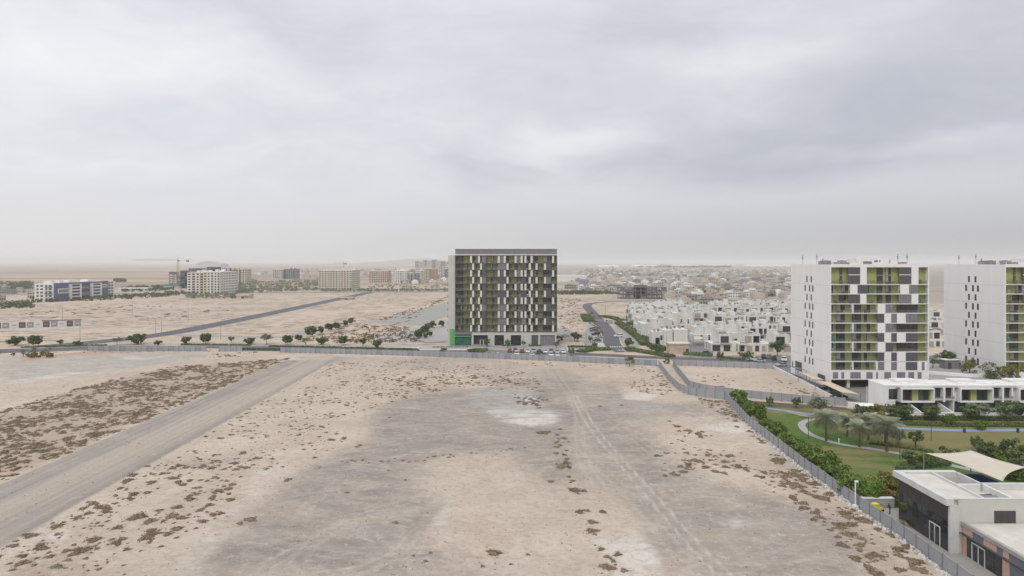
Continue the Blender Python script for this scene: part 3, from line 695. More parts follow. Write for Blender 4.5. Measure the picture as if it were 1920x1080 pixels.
    for x, y, h in ((2.2, 24, 3.4), (5.3, 20, 3.8), (7.6, 20.5, 2.2), (24.5, 5, 3.4), (27.3, 4.6, 3.6), (22.5, 6, 1.6)):
        a = MB(); a.tube([(x, y, HT - .1), (x, y, HT + h)], .055, M_post)
        for q in (.5, .75, .95): a.tube([(x - .5, y, HT + h * q), (x + .5, y, HT + h * q)], .03, M_post)
        a.box(x - .14, x + .14, y - .1, y + .1, HT + h * .55, HT + h * .8, M_greyp); a.build('antenna', root)
    return root
t1 = tower(); tag(t1, 'white tower with lime green balconies beside the carport canopies, shown whole', 'tower', 'white and lime apartment towers')
t2 = copy_tree(t1, (156.6, 203.4, 0)); tag(t2, 'white tower with lime green balconies cut by the right frame edge', 'tower', 'white and lime apartment towers')

# ------------------------------------------------------------------ the dark square block in the middle
M_olive = mat('olive_render', (.27, .29, .12), .85, .2, .8)
M_darkslab = mat('grey_slab_edge', (.12, .125, .11), .8, .1, 1)
M_cream2 = mat('cream_panel', (.62, .63, .56), .8, .06, 1)
M_beigew = mat('grey_beige_wall', (.50, .50, .46), .9, .06, .3)
M_signg = mat('bright_green_cladding', (.12, .34, .12), .5, .08, 1)
M_teal = glass('teal_shop_glass', (.03, .14, .11), .2)
def block():
    root = empty('apartment_block', (-27.4, 307.7, 0))
    k = 18.31; X = lambda a: (a - 155) / k; Z = lambda a: (930 - a) / k
    W, D, HT = 49.1, 20.0, 46.2
    g = lambda s: [(float(a.split('-')[0]), float(a.split('-')[1][:-1]), a[-1]) for a in s.split()]
    A = g('158-180D 180-228D 228-286G 300-330D 330-360G 372-390D 390-428S 430-480G 480-500D 500-528G 550-586S 600-632D 632-660G 660-682D 697-735S 748-770G 782-820D 838-850G 850-885D 885-930G 930-1008D 1026-1045D')
    B = g('158-200D 200-228D 228-250G 250-270D 270-306G 325-345D 345-376G 392-428S 430-470G 470-490D 490-528G 530-608S 627-650D 650-680G 680-710D 710-740G 742-780S 780-804D 822-840G 840-866D 880-905G 905-920D 920-940G 958-1000S 1000-1045G')
    ls = [140, 205, 265, 325, 385, 445, 505, 567, 627, 688, 748, 808]
    rows = [(ls[i], ls[i + 1], A if i % 2 == 0 else B) for i in range(11)]
    facade(root, rows, ls[1:], 0, W, 1.5, M_olive, M_darkslab, D, X, Z)
    fins = []
    for i in range(11):
        for a in ((297, 366, 540, 593, 688, 742, 775, 829, 1018) if i % 2 == 0 else (315, 384, 618, 813, 873, 947)):
            fins.append((1, MB().box(X(a) - .48, X(a) + .48, -.32, -.08, Z(ls[i + 1]) + .14, Z(ls[i]) - .1, M_cream2)))
    many(fins, 'white_fin', root)
    b = MB(); b.box(0, .25, -.05, 1.5, 6.3, 43.4, M_darkslab); b.box(W - .25, W, -.05, D, 6.4, 43.4, M_darkslab)
    b.box(.25, W - .25, D - .3, D, 0, 43.4, M_beigew); b.box(.25, W - .25, 1.81, D - .31, 6.35, 43.3, M_greyp)
    b.build('wall', root)
    MB().box(0, W, -.25, D, 43.42, 43.9, M_white2).build('roof_slab', root)
    p = MB(); p.box(.1, W - .1, -.15, .15, 43.9, HT, M_greyp); p.box(.1, .4, .15, D - .1, 43.9, HT, M_greyp); p.box(W - .4, W - .1, .15, D - .1, 43.9, HT, M_greyp); p.box(.4, W - .4, D - .4, D - .1, 43.9, HT, M_greyp)
    p.box(-.02, W + .02, -.22, .4, HT + .002, HT + .25, mat('parapet_cap', (.13, .135, .14), .6)); p.build('parapet', root)
    s = MB(); s.box(-3.3, -.003, .4, D, 0, 43.4, M_beigew)
    s.build('stair_wall', root)
    for i in range(11):                            # small balconies jutting out on the west side
        z = Z(ls[i + 1])
        m = MB().box(-4.1, -3.303, 4, 8, z - .1, z + .1, M_darkslab).box(-4.12, -4.02, 4, 8, z + .1, z + 1.1, M_balg); m.box(-3.36, -3.303, 4.4, 7.4, z + .12, z + 2.3, M_glass)
        m.build('side_balcony', root)
    # ground floor: white piers, dark shop fronts, green corner portal
    q = MB(); X0, X1 = X(300), W
    def pier(a, e): q.box(X(a), X(e), .0, .6, 0, 6.35, M_beigew)
    for a, e in ((300, 318), (444, 503), (586, 646), (736, 828), (888, 905), (1036, 1048)): pier(a, e)
    q.box(X(300), W - .01, .02, .55, Z(838) + .0, 6.32, M_beigew)
    q.box(.25, W - .25, 5.7, 6, 0, 6.3, M_greyp); q.build('ground_floor_wall', root)
    for a, e, m in ((318, 444, M_frame), (503, 586, M_glass), (646, 736, M_glass), (828, 888, M_screen), (905, 1036, M_greyp)):
        y = 2.2 if m is M_frame else .42
        o = MB().box(X(a) + .02, X(e) - .02, y, y + .2, .25, Z(840), m); nn = max(2, int((X(e) - X(a)) / 1.4)); w = (X(e) - X(a)) / nn
        for i in range(1, nn): o.box(X(a) + i * w - .04, X(a) + i * w + .04, y - .05, y - .003, .25, Z(842), M_frame)
        o.build('shop_front', root)
    o = MB(); o.box(X(372), X(408), 2.0, 2.15, .25, 2.6, M_white2); o.box(X(380), X(400), 1.95, 1.99, .3, 2.4, M_glass); o.build('entrance_door', root)
    gp = MB(); gp.box(X(112), X(155), -.35, 1.2, 0.3, Z(785), M_signg); gp.box(X(155), X(298), -.35, -.1, Z(852), Z(842), M_signg); gp.box(X(155), X(298), -.3, 1.0, Z(832), Z(812), M_greyp)
    gp.build('green_portal', root)
    o = MB().box(X(157), X(297), .0, .25, .3, Z(860), M_teal)
    for i in range(8): o.box(X(160 + i * 17), X(162 + i * 17), -.06, -.003, .3, Z(860), M_frame)
    o.build('shop_front', root)
    st = MB()
    for i in range(4): st.box(X(305), X(440), -2.4 + i * .45, 0, i * .16 + .001 * i, i * .16 + .16, M_conc)
    st.build('steps', root)
    rooftop(root, 3, 44, 3, 17, 43.9, 10, 9)
    return root
tag(block(), 'dark square apartment block with olive balconies, cream fins and a bright green corner', 'apartment block')

# low planters, ramp walls in front of the block
def planter(x0, x1, y0, y1, h, label, m=M_kerb, rz=0, green=True):
    o = MB(); o.box(0, x1 - x0, 0, .25, 0, h, m); o.box(0, x1 - x0, y1 - y0 - .25, y1 - y0, 0, h, m); o.box(0, .25, .25, y1 - y0 - .25, 0, h, m); o.box(x1 - x0 - .25, x1 - x0, .25, y1 - y0 - .25, 0, h, m)
    o.box(.25, x1 - x0 - .25, .25, y1 - y0 - .25, 0, h - .15, mat('planter_soil', (.10, .11, .05), 1, .3, 2)); ob = o.build('planter', loc=(x0, y0, 0), rz=rz); tag(ob, label, 'planter', 'concrete planters by the buildings'); return ob
planter(-43, -19.6, 291, 295, .9, 'long pale planter wall before the green corner of the dark block', M_slab)
planter(-60, -31, 300, 303, .5, 'low white planter left of the green corner entrance', M_slab)
planter(25, 40, 290, 294, .8, 'white edged planter just right of the dark block', M_slab)
planter(20, 24, 303, 306, .5, 'small planter at the right foot of the dark block')

# ------------------------------------------------------------------ two storey row houses by the park
def row_house(n):
    root = empty('row_house', (98.0 + n * 15.4 + (2.4 if n else 0), 168, 0))
    W = 15.38 if n else 17.78; ox = 0 if n else 2.4; D, HT = 8.0, 7.75
    b = MB(); b.box(0, .3 if n else .35, 0, D, 0, HT, M_white); b.box(.35, W, D - .3, D, 0, HT, M_white)
    b.box(.35, W, .9, D - .3, 3.4, 3.9, M_white2); b.box(.35, W - .01, 1.0, 1.25, 3.9, HT - .6, M_white); b.box(.35, W - .01, -.0, 1.0, HT - .6, HT - .001, M_white)
    b.box(.35, W - .01, 1.6, 1.85, 0, 3.4, M_greyp); b.box(W - .35, W - .02, 1.85, D - .3, 0, HT - .6, M_white)
    if not n: b.box(.35, 2.6, .0, .9, 3.5, HT - .6, M_white); b.box(.35, 2.6, 0.02, 1.6, 0, 3.5, M_white2)
    b.build('wall', root)
    r = MB(); r.box(.36, W - .02, 1.0, D - .31, HT - .6, HT - .12, M_roofw); r.box(3 + ox, 9 + ox, 4.2, D - .5, HT - .12, HT + .55, M_white2)
    r.box(0, W, -.12, -.003, HT - .3, HT + .05, M_slab); r.build('roof', root)
    for x in (3.8 + ox, 10.6 + ox):
        m = MB(); m.prism([(x + 1.3 * math.cos(t) * (1 if abs(math.cos(t)) < .8 else .96), 1.8 + .7 * math.sin(t)) for t in np.linspace(0, 2 * math.pi, 14, endpoint=False)], HT - .12, HT + .35, M_slab); m.build('roof_planter', root)
    # framed bay: two dark windows round a green wall
    x = ox + 1.4
    f = MB(); f.box(x, x + .3, -.75, 1.0, 3.35, 7.05, M_slab); f.box(x + 8.4, x + 8.7, -.75, 1.0, 3.35, 7.05, M_slab); f.box(x + .3, x + 8.4, -.75, 1.0, 6.78, 7.05, M_slab); f.box(x + .3, x + 8.4, -.75, 1.0, 3.35, 3.58, M_slab)
    f.build('bay_frame', root)
    MB().box(x + 3.6, x + 5.2, .6, .99, 3.59, 6.77, M_green).build('green_wall', root); MB().box(x + 8.0, x + 8.39, .3, .99, 3.59, 6.77, M_green).build('green_wall', root)
    f = MB(); f.box(x + 3.15, x + 3.55, .5, .99, 3.59, 6.77, mat('brown_timber', (.16, .07, .03), .7)); f.build('timber_strip', root)
    def win(a, e, y, z0, z1, bal=True):
        o = MB().box(a, e, y, y + .09, z0, z1, M_frame).build('window', root); nn = max(2, int((e - a) / 1.1)); w = (e - a) / nn; p = MB()
        for i in range(nn): p.box(a + i * w + .05, a + (i + 1) * w - .04, y - .03, y - .003, z0 + .08, z1 - .08, M_glass if i % 3 else M_glass2)
        p.build('pane', o)
    win(x + .31, x + 3.14, .7, 3.6, 6.76); win(x + 5.2, x + 7.98, .7, 3.6, 6.76)
    win(x + 9.2, x + 11.2, .85, 4.3, 6.9); win(x + 12.0, x + 14.2, .85, 4.3, 6.9)
    o = MB(); 
    for a, e in ((x + 8.9, x + 11.3), (x + 11.8, x + 14.3)):
        o.box(a, e, -.2, .95, 3.92, 4.05, M_slab); o.box(a, e, -.2, -.15, 4.06, 4.95, M_balg)
    o.box(x + 11.31, x + 11.79, -.25, .99, 3.4, HT - .61, M_white); o.build('balcony', root)
    if not n: win(.9, 3.1, -.09, 4.1, 6.8)
    for a in (1.2 + ox, 5.4 + ox, 10.4 + ox): win(a, a + 3.2, 1.5, .1, 2.9)
    m = MB()                                       # sloping garden party walls
    for a in (ox + 4.2, ox + 12.2):
        i = len(m.v); k = m.mi(M_white)
        m.v += [(a, 1.55, 0), (a + .25, 1.55, 0), (a + .25, 1.55, 3.1), (a, 1.55, 3.1), (a, -5.2, 0), (a + .25, -5.2, 0), (a + .25, -5.2, 1.5), (a, -5.2, 1.5)]
        for q4 in ((3, 2, 1, 0), (4, 5, 6, 7), (0, 4, 7, 3), (1, 2, 6, 5), (2, 3, 7, 6)): m.f.append(tuple(i + v for v in q4)); m.m.append(k)
    m.build('party_wall', root)
    MB().box(0, W, -5.5, -5.25, 0, 1.75, M_white).box(0, W, -5.56, -5.2, 1.752, 1.82, M_slab).build('garden_wall', root)
    return root
names = ['first unit of the white row houses, with the blank end wall', 'second white row house unit along the park, behind the dense round trees', 'third white row house unit along the park', 'fourth white row house unit, cut by the right frame edge']
for n in range(4): tag(row_house(n), names[n], 'house', 'white row houses facing the park')
# ladder and white kiosk next to the row
k = MB(); k.box(0, 5, 0, 3, 0, 2.3, M_white2); k.box(-.15, 5.15, -.15, 3.15, 2.3, 2.45, M_slab); k.box(.5, 2.0, -.04, -.003, .1, 2.0, M_glass); k.box(2.6, 4.4, -.04, -.003, .9, 2.0, M_glass)
tag(k.build('kiosk', loc=(91.5, 167.5, 0)), 'small white flat roofed kiosk beside the row houses', 'kiosk')
l = MB()
for x in (0, .6): l.tube([(x, 0, 0), (x, 0, 6.4)], .05, M_slab, 5)
for i in range(14): l.tube([(0, 0, .5 + i * .43), (.6, 0, .5 + i * .43)], .035, M_slab, 4)
tag(l.build('ladder', loc=(96.4, 174, 0)), 'tall white access ladder against the end of the row houses', 'ladder')

# ------------------------------------------------------------------ pavilion with black glass side
def pavilion():
    root = empty('pavilion', (60.2, 88.0, 0))
    b = MB(); b.box(.15, 5.2, .35, 11.6, 0, 6.5, M_beigew); b.box(5.2, 26, .35, 6.6, 0, 6.3, M_beigew)
    b.box(1.2, 10.2, 0, .35, 0, 7.4, M_beigew); b.box(10.2, 26, 0.02, .35, 0, 6.3, M_beigew); b.box(5.2, 8.9, 11.3, 11.6, 0, 6.69, M_beigew); b.build('wall', root)
    MB().box(0, 1.2, -.1, .34, 0, 6.6, M_trim).build('end_pier', root)
    g_ = MB(); g_.box(0, .149, .36, 11.6, .1, 6.55, M_black); g_.build('glass_side', root)
    MB().box(-.012, -.001, .37, 11.59, .1, 3.28, M_glass).build('lower_glazing', root)
    m = MB()
    for i in range(12): m.box(-.02, -.013, .4 + i * 1.0, .44 + i * 1.0, .1, 6.5, M_metald)
    m.box(-.022, -.003, .36, 11.6, 3.3, 3.36, M_metald); m.build('mullion', root)
    for i in range(10): MB().box(-.03, -.004, .55 + i * 1.1, 1.4 + i * 1.1, 3.4, 4.3, M_glass2 if i % 3 else M_glass).build('window', root)
    d = MB(); 
    for y in (1.9, 3.0, 4.1): d.box(-.1, -.031, y, y + .12, .1, 2.7, M_trim)
    d.box(-.1, -.031, 1.9, 4.22, 2.7, 2.85, M_trim); d.box(-.06, -.032, 2.02, 4.1, .1, 2.7, M_glass); d.build('door', root)
    f = MB(); f.box(-.6, .5, -.15, 12.2, 6.6, 7.5, M_trim); f.box(.5, 8.9, 11.3, 12.2, 6.7, 7.5, M_trim); f.box(4.8, 5.15, .36, 11.3, 6.6, 7.48, M_trim); f.box(.5, 10.2, -.05, .3, 7.41, 7.55, M_trim)
    f.build('fascia', root)
    MB().box(.5, 4.8, .36, 11.3, 6.55, 7.2, M_roof).build('roof', root)
    w = MB(); w.box(5.4, 8.8, 6.7, 11.3, 5.2, 5.4, M_roof); w.box(8.8, 9.1, 6.6, 11.3, 3, 7.45, M_trim); w.box(5.15, 5.4, .4, 11.3, 5.2, 7.2, M_white2); w.box(5.4, 8.8, 6.3, 6.6, 5, 7.3, M_white2); w.build('roof_well', root)
    u = MB(); u.box(6, 8.3, 7.4, 9, 5.4, 6.5, M_greyp); u.box(5.8, 6.6, 9.5, 10.6, 5.4, 6.3, M_white2); u.tube([(5.6, 7, 5.7), (5.6, 11, 5.7)], .12, M_post); u.build('roof_unit', root)
    u = MB(); u.box(6.2, 8.2, 1.4, 2.8, 6.31, 7.0, M_greyp); u.tube([(5.7, 1, 6.6), (9, 3.6, 6.6)], .1, M_post); u.tube([(6, 4, 6.5), (9, 4.4, 6.5)], .09, M_metald); u.build('roof_unit', root)
    rr = MB(); rr.box(9.3, 26, .6, 6.2, 6.3, 6.5, M_roof); rr.box(9.1, 26, 6.2, 6.62, 6.3, 7.45, M_trim); rr.box(9.05, 9.35, .36, 6.2, 6.31, 7.35, M_white2); rr.build('roof_terrace', root)
    lv = MB(); lv.box(6.1, 9.0, -.05, -.003, 4.15, 5.85, mat('brown_grey_louvre', (.10, .09, .085), .6))
    for x in (6.1, 7.05, 8.0, 8.95): lv.box(x, x + .06, -.08, -.051, 4.15, 5.85, M_frame)
    for i in range(14): lv.box(6.16, 8.95, -.075, -.052, 4.2 + i * .118, 4.24 + i * .118, M_metald)
    lv.build('louvre_door', root)
    # lower pink wing
    M_pink = mat('salmon_panel', (.52, .33, .26), .8, .05, .8); M_bg = mat('slate_panel', (.15, .155, .185), .7, .06, .8)
    p = MB(); p.box(1.75, 26, -26, -.11, 0, 3.9, M_greyp); p.build('wing_wall', root)
    MB().box(1.95, 26, -25.8, -.12, 3.91, 4.15, M_roof).build('wing_roof', root)
    c_ = MB(); c_.box(1.45, 1.94, -26, -.12, 3.95, 4.45, mat('grey_coping', (.33, .32, .31), .8)); c_.build('wing_parapet', root)
    ys = [-.15, -2.1, -4.1, -6.4, -7.4, -8.4, -10.6, -13, -15.5, -18, -21, -25.9]
    for i in range(len(ys) - 1):
        m_ = M_pink if i in (0, 2, 4, 7, 9) else M_bg
        MB().box(1.6, 1.745, ys[i + 1] + .015, ys[i] - .015, 3.0, 3.94, m_).build('cladding_panel', root)
    for a, e, m_ in ((-.15, -.95, M_pink), (-7.35, -8.5, M_pink), (-8.53, -12.5, M_bg), (-12.52, -13.6, M_pink), (-18, -25.9, M_bg)):
        MB().box(1.6, 1.745, e, a, 0, 2.75, m_).build('cladding_panel', root)
    MB().box(1.5, 1.744, -26, -.13, 2.76, 2.98, M_bg).box(1.2, 1.33, -26, -.13, 2.88, 3.0, M_metald).build('canopy_rail', root)
    for a, e in ((-.96, -7.34), (-13.62, -17.9)):
        gl = MB().box(1.65, 1.744, e, a, .02, 2.75, M_glass); n = int((a - e) / 1.2)
        for i in range(n): gl.box(1.62, 1.649, a - (i + 1) * 1.2, a - (i + 1) * 1.2 + .06, .02, 2.75, M_frame)
        gl.build('shop_window', root)
    d = MB()
    for y in (-2.0, -3.15, -4.3): d.box(1.53, 1.61, y - .12, y, .02, 2.3, M_trim)
    d.box(1.53, 1.61, -4.42, -2.0, 2.3, 2.45, M_trim); d.build('door', root)
    return root
tag(pavilion(), 'low pavilion with a slanting black glass side, white roof edge and pink wing', 'pavilion')

# ------------------------------------------------------------------ shade sails
def sail(name, C, m, sag, inset, label, cat, group=None, n=14, posts=True, base=None):
    """C: 4 corners in order; edges curve inwards; surface a saddle."""
    ctr = sum((Vector(c) for c in C), Vector()) / 4
    root = empty(name, (ctr.x, ctr.y, 0)); tag(root, label, cat, group)
    P = [Vector(c) - Vector((ctr.x, ctr.y, 0)) for c in C]; mb = MB(); idx = {}
    for i in range(n + 1):
        for j in range(n + 1):
            u, v = i / n, j / n
            p = P[0] * (1 - u) * (1 - v) + P[1] * u * (1 - v) + P[2] * u * v + P[3] * (1 - u) * v
            e = (Vector((0, 0, ctr.z)) - p)
            ku = 4 * u * (1 - u); kv = 4 * v * (1 - v)
            pull = inset * max(ku * (1 - kv), kv * (1 - ku))
            p = p + Vector((e.x, e.y, e.z * .5)) * pull; p.z -= sag * ku * kv
            idx[i, j] = len(mb.v); mb.v.append(tuple(p))
    k = mb.mi(m)
    for i in range(n):
        for j in range(n): mb.f.append((idx[i, j], idx[i + 1, j], idx[i + 1, j + 1], idx[i, j + 1])); mb.m.append(k)
    me_ = mb.mesh('shade_fabric'); 
    for p in me_.polygons: p.use_smooth = True
    o = link('shade_fabric', me_, root); so = o.modifiers.new('t', 'SOLIDIFY'); so.thickness = .03
    if posts:
        for p in P:
            q = p + Vector((p.x, p.y, 0)).normalized() * .25
            MB().tube([(q.x, q.y, 0), (q.x, q.y, p.z + .15)], .09, M_post if base is None else base).build('post', root)
    return root
sail('shade_sail', [(73.0, 113, 6.3), (85.0, 118.5, 5.2), (87.6, 109, 5.1), (77.3, 100.8, 5.5)], M_cream, .25, .13, 'large cream shade sail stretched over the play area', 'shade sail', n=20)
sail('shade_sail', [(94.6, 183.5, 2.7), (94.9, 200, 3.0), (98.6, 199, 3.0), (99.2, 182.5, 2.3)], M_tan, -.25, .06, 'long tan carport canopy beside the white tower', 'carport', 'tan carport canopies')
sail('shade_sail', [(95.9, 204, 2.8), (96.3, 215, 3.3), (99.6, 214, 3.0), (99.6, 203.5, 2.5)], M_tan, -.25, .1, 'smaller tan canopy behind the long carport', 'carport', 'tan carport canopies')
sail('shade_sail', [(97.2, 218, 3.6), (97.4, 226, 3.6), (100.2, 226, 3.2), (100.2, 218, 3.2)], mat('dark_shade_fabric', (.16, .16, .17), .8), -.2, .1, 'dark grey small canopy farthest along the tower side', 'carport', 'tan carport canopies')
# play frame under the sail
t = empty('play_frame', (80, 110, 0)); tag(t, 'blue and red climbing frame half hidden under the cream sail', 'play frame')
Mb, Mr = mat('blue_plastic', (.02, .07, .25), .5), mat('red_plastic', (.35, .03, .02), .5)
for x, y in ((-2, -2), (2, -2), (2, 2), (-2, 2)): MB().box(x - .1, x + .1, y - .1, y + .1, 0, 2.9, Mb).build('post', t)
MB().box(-2.1, 2.1, -2.1, 2.1, 1.6, 1.75, Mr).build('deck', t); MB().poly([(-2.4, -2.4, 2.9), (2.4, -2.4, 2.9), (0, 0, 3.5)], Mb).poly([(2.4, -2.4, 2.9), (2.4, 2.4, 2.9), (0, 0, 3.5)], Mb).poly([(2.4, 2.4, 2.9), (-2.4, 2.4, 2.9), (0, 0, 3.5)], Mb).poly([(-2.4, 2.4, 2.9), (-2.4, -2.4, 2.9), (0, 0, 3.5)], Mb).build('roof', t)
MB().box(2.1, 5, -.6, .6, .2, .35, Mr).box(2.1, 5, -.65, -.55, .2, .7, Mr).box(2.1, 5, .55, .65, .2, .7, Mr).build('slide', t)
# ------------------------------------------------------------------ vegetation
def crown_arrays(rx_, ry_, rz_, nclump, nleaf, ls, seed, base=0.0, flat=1.0, droop=0.0):
    r = np.random.default_rng(seed); V = []; T = []
    cl = []
    while len(cl) < nclump:
        p = r.uniform(-1, 1, 3)
        d = np.linalg.norm(p)
        if .35 < d < 1: cl.append(p * r.uniform(.8, 1.0))
    for c in cl:
        k = nleaf; ct = r.uniform(.15, .85)
        q = r.normal(0, 1, (k, 3)); q /= np.linalg.norm(q, axis=1)[:, None]; rad = r.uniform(.55, 1.0, (k, 1)) * r.uniform(.22, .42)
        p = c + q * rad; p = p * [rx_, ry_, rz_] * [1, 1, flat]; p[:, 2] += base
        n = q + r.normal(0, .55, (k, 3)); n[:, 2] += .35; n /= np.linalg.norm(n, axis=1)[:, None]
        a = np.cross(n, r.normal(0, 1, (k, 3))); a /= np.linalg.norm(a, axis=1)[:, None] + 1e-9; b = np.cross(n, a)
        s = ls * r.uniform(.6, 1.3, (k, 1))
        V.append(np.stack([p - a * s, p - b * s * .55, p + a * s, p + b * s * .55], 1)); T.append(np.clip(ct + r.normal(0, .22, k), 0, 1))
    return np.concatenate(V), np.concatenate(T)
def leaf_mesh(name, V, T, m):
    me = bpy.data.meshes.new(name); n = len(V); me.vertices.add(n * 4); me.vertices.foreach_set('co', V.reshape(-1).astype(np.float32))
    me.loops.add(n * 4); me.loops.foreach_set('vertex_index', np.arange(n * 4, dtype=np.int32)); me.polygons.add(n); me.polygons.foreach_set('loop_start', np.arange(0, n * 4, 4, dtype=np.int32))
    me.update(calc_edges=True); a = me.attributes.new('tint', 'FLOAT', 'FACE'); a.data.foreach_set('value', T.astype(np.float32)); me.materials.append(m); return me
def trunk_mesh(h, r, spread, limbs, seed):
    rr = random.Random(seed); m = MB(); m.tube([(0, 0, -.1), (rr.uniform(-.1, .1), .05, h * .5), (0, 0, h)], [r, r * .8, r * .6], M_bark, 7)
    for i in range(limbs):
        a = rr.uniform(0, 6.28); m.tube([(0, 0, h * .75), (math.cos(a) * spread * .5, math.sin(a) * spread * .5, h * 1.25), (math.cos(a) * spread, math.sin(a) * spread, h * 1.6)], [r * .5, r * .35, r * .15], M_bark, 5)
    return m.mesh('trunk')
LG = leafmat('leaves_mid_green', (.038, .07, .016), (.135, .19, .05)); LD = leafmat('leaves_dark_green', (.035, .058, .022), (.125, .16, .06)); LF = leafmat('leaves_fresh_green', (.04, .08, .012), (.16, .23, .035)); LP = leafmat('palm_leaves', (.18, .20, .13), (.40, .43, .31))
LY = leafmat('leaves_yellow_green', (.07, .08, .015), (.26, .24, .05)); LS = leafmat('leaves_grey_green', (.09, .11, .06), (.24, .27, .17)); LB = leafmat('scrub_brown', (.085, .062, .04), (.25, .18, .12))
LO = leafmat('scrub_olive', (.085, .070, .04), (.235, .19, .115)); LH = leafmat('hedge_leaves', (.045, .07, .02), (.16, .20, .06)); LR = leafmat('leaves_rust', (.12, .07, .02), (.32, .2, .06))
PROTO = {}
def tree_proto(kind):
    if kind in PROTO: return PROTO[kind]
    P = {'bush': (2.6, 2.6, 2.0, 26, 75, .24, 2.0, .9, LF, 1.0), 'bush2': (2.3, 2.5, 2.1, 24, 75, .24, 2.0, .9, LF, 1.0), 'round': (2.4, 2.4, 1.9, 22, 70, .24, 3.6, 2.0, LD, 1), 'round2': (2.9, 2.7, 2.0, 26, 70, .26, 3.8, 2.0, LG, 1),
         'spread': (3.6, 3.4, 1.5, 26, 65, .26, 4.4, 2.8, LS, 1), 'yellow': (2.5, 2.4, 1.9, 22, 60, .24, 3.0, 1.5, LY, 1), 'small': (1.3, 1.3, 1.2, 14, 50, .2, 2.1, 1.2, LG, 1), 'street': (2.3, 2.2, 1.7, 26, 55, .3, 2.3, 1.0, LD, 1),
         'streetb': (2.6, 2.4, 1.4, 26, 55, .3, 1.9, .9, LD, 1), 'rust': (1.8, 1.8, 1.2, 16, 50, .22, 1.5, .6, LR, 1), 'sparse': (1.6, 1.6, 2.0, 14, 26, .2, 3.0, 1.5, LS, 1), 'shrub': (1.1, 1.0, .7, 10, 40, .18, .7, .3, LH, 1)}[kind]
    sd = sum(map(ord, kind)); V, T = crown_arrays(*P[:6], sd, base=P[6], flat=1)
    PROTO[kind] = (leaf_mesh('crown', V, T, P[8]), trunk_mesh(P[7] * 1.0, .16 if P[7] > 1 else .08, P[0] * .5, 4, sd)); return PROTO[kind]
def tree(name, kind, x, y, s, label, cat='tree', group=None, rz=None, sz=1.0, z=0):
    c, t = tree_proto(kind); o = empty(name, (x, y, z), R.uniform(0, 6.28) if rz is None else rz); o.scale = (s, s, s * sz)
    link('crown', c, o); link('trunk', t, o); tag(o, label, cat, group); return o
def palm_mesh(h, nf, fl, seed, m):
    r = random.Random(seed); V = []; T = []; tr = MB(); tr.tube([(0, 0, -.1), (.05, 0, h * .5), (0, 0, h)], [.26, .2, .2], M_bark, 8)
    for i in range(nf):
        a = 2 * math.pi * i / nf * 2.4 + r.uniform(-.2, .2); el = r.uniform(-.25, 1.45); d = Vector((math.cos(a), math.sin(a), 0)); p = Vector((0, 0, h)); stp = fl / 9; e = el; t0 = r.uniform(.2, .9)
        for j in range(9):
            q = p + (d * math.cos(e) + Vector((0, 0, 1)) * math.sin(e)) * stp; side = Vector((-d.y, d.x, 0)); w = .85 * math.sin(math.pi * (j + .8) / 10.2) + .1
            for s in (-1, 1):
                for kk in range(2):
                    b = p.lerp(q, kk * .5 + r.uniform(0, .2)); tip = b + side * s * w + (q - p) * .8 - Vector((0, 0, .3 * w))
                    up = Vector((0, 0, .05)); V.append([b - (q - p) * .08, tip - up, tip + up, b + (q - p) * .12]); T.append(min(1, max(0, t0 + r.uniform(-.25, .25))))
            p = q; e -= .17
    return leaf_mesh('crown', np.array([[tuple(v) for v in f] for f in V]), np.array(T), m), tr.mesh('trunk')
PALM = [palm_mesh(4.5, 40, 3.2, 3, LP), palm_mesh(3.9, 36, 2.9, 8, LP)]
def palm(x, y, s, label, v=0):
    c, t = PALM[v]; o = empty('palm_tree', (x, y, 0), R.uniform(0, 6)); o.scale = (s, s, s); link('crown', c, o); link('trunk', t, o); tag(o, label, 'palm tree', 'date palms in the park'); return o

# trees along the park side of the hoarding
nb = 0
fp = [(62.2, 186.6), (58, 156), (57, 134.8), (56, 122.9), (55.8, 112.9), (55.6, 104)]
ordn = ['farthest', 'second farthest', 'third farthest', 'fourth farthest', 'fifth farthest', 'sixth farthest', 'sixth nearest', 'fifth nearest', 'fourth nearest', 'third nearest', 'second nearest', 'nearest']
ys = [182, 173.5, 167, 161.5, 152, 146.5, 139.5, 134, 128.5, 121.5, 115.5, 109.5]
for i, y in enumerate(ys):
    x = np.interp(y, [p[1] for p in fp][::-1], [p[0] for p in fp][::-1]) + 2.9
    tree('hedge_tree', 'bush' if i % 2 else 'bush2', x, y, [1.0, .8, .85, 1.05, .8, .9, .8, .85, 1.08, 1.1, .98, 1.0][i], 'round green tree %s in the line behind the long hoarding' % ordn[i], 'tree', 'round trees along the park hoarding', sz=R.uniform(.9, 1.05))
for x, y, s, v, lb in ((70.3, 143.2, 1.12, 0, 'leaning front palm at the bend of the garden path'), (75.2, 138.5, 1.05, 1, 'palm between the leaning palm and the tallest palm'), (79.2, 135.2, 1.18, 0, 'tallest grey green palm beside the path, nearest the pavilion'),
                       (77.0, 147, .95, 1, 'slimmer palm standing behind the bend palm'), (80.2, 144, .95, 0, 'back palm on the brown lawn between the front palms'), (82.5, 141.5, .8, 1, 'short palm hidden behind the tallest palm')):
    palm(x, y, s, lb, v)
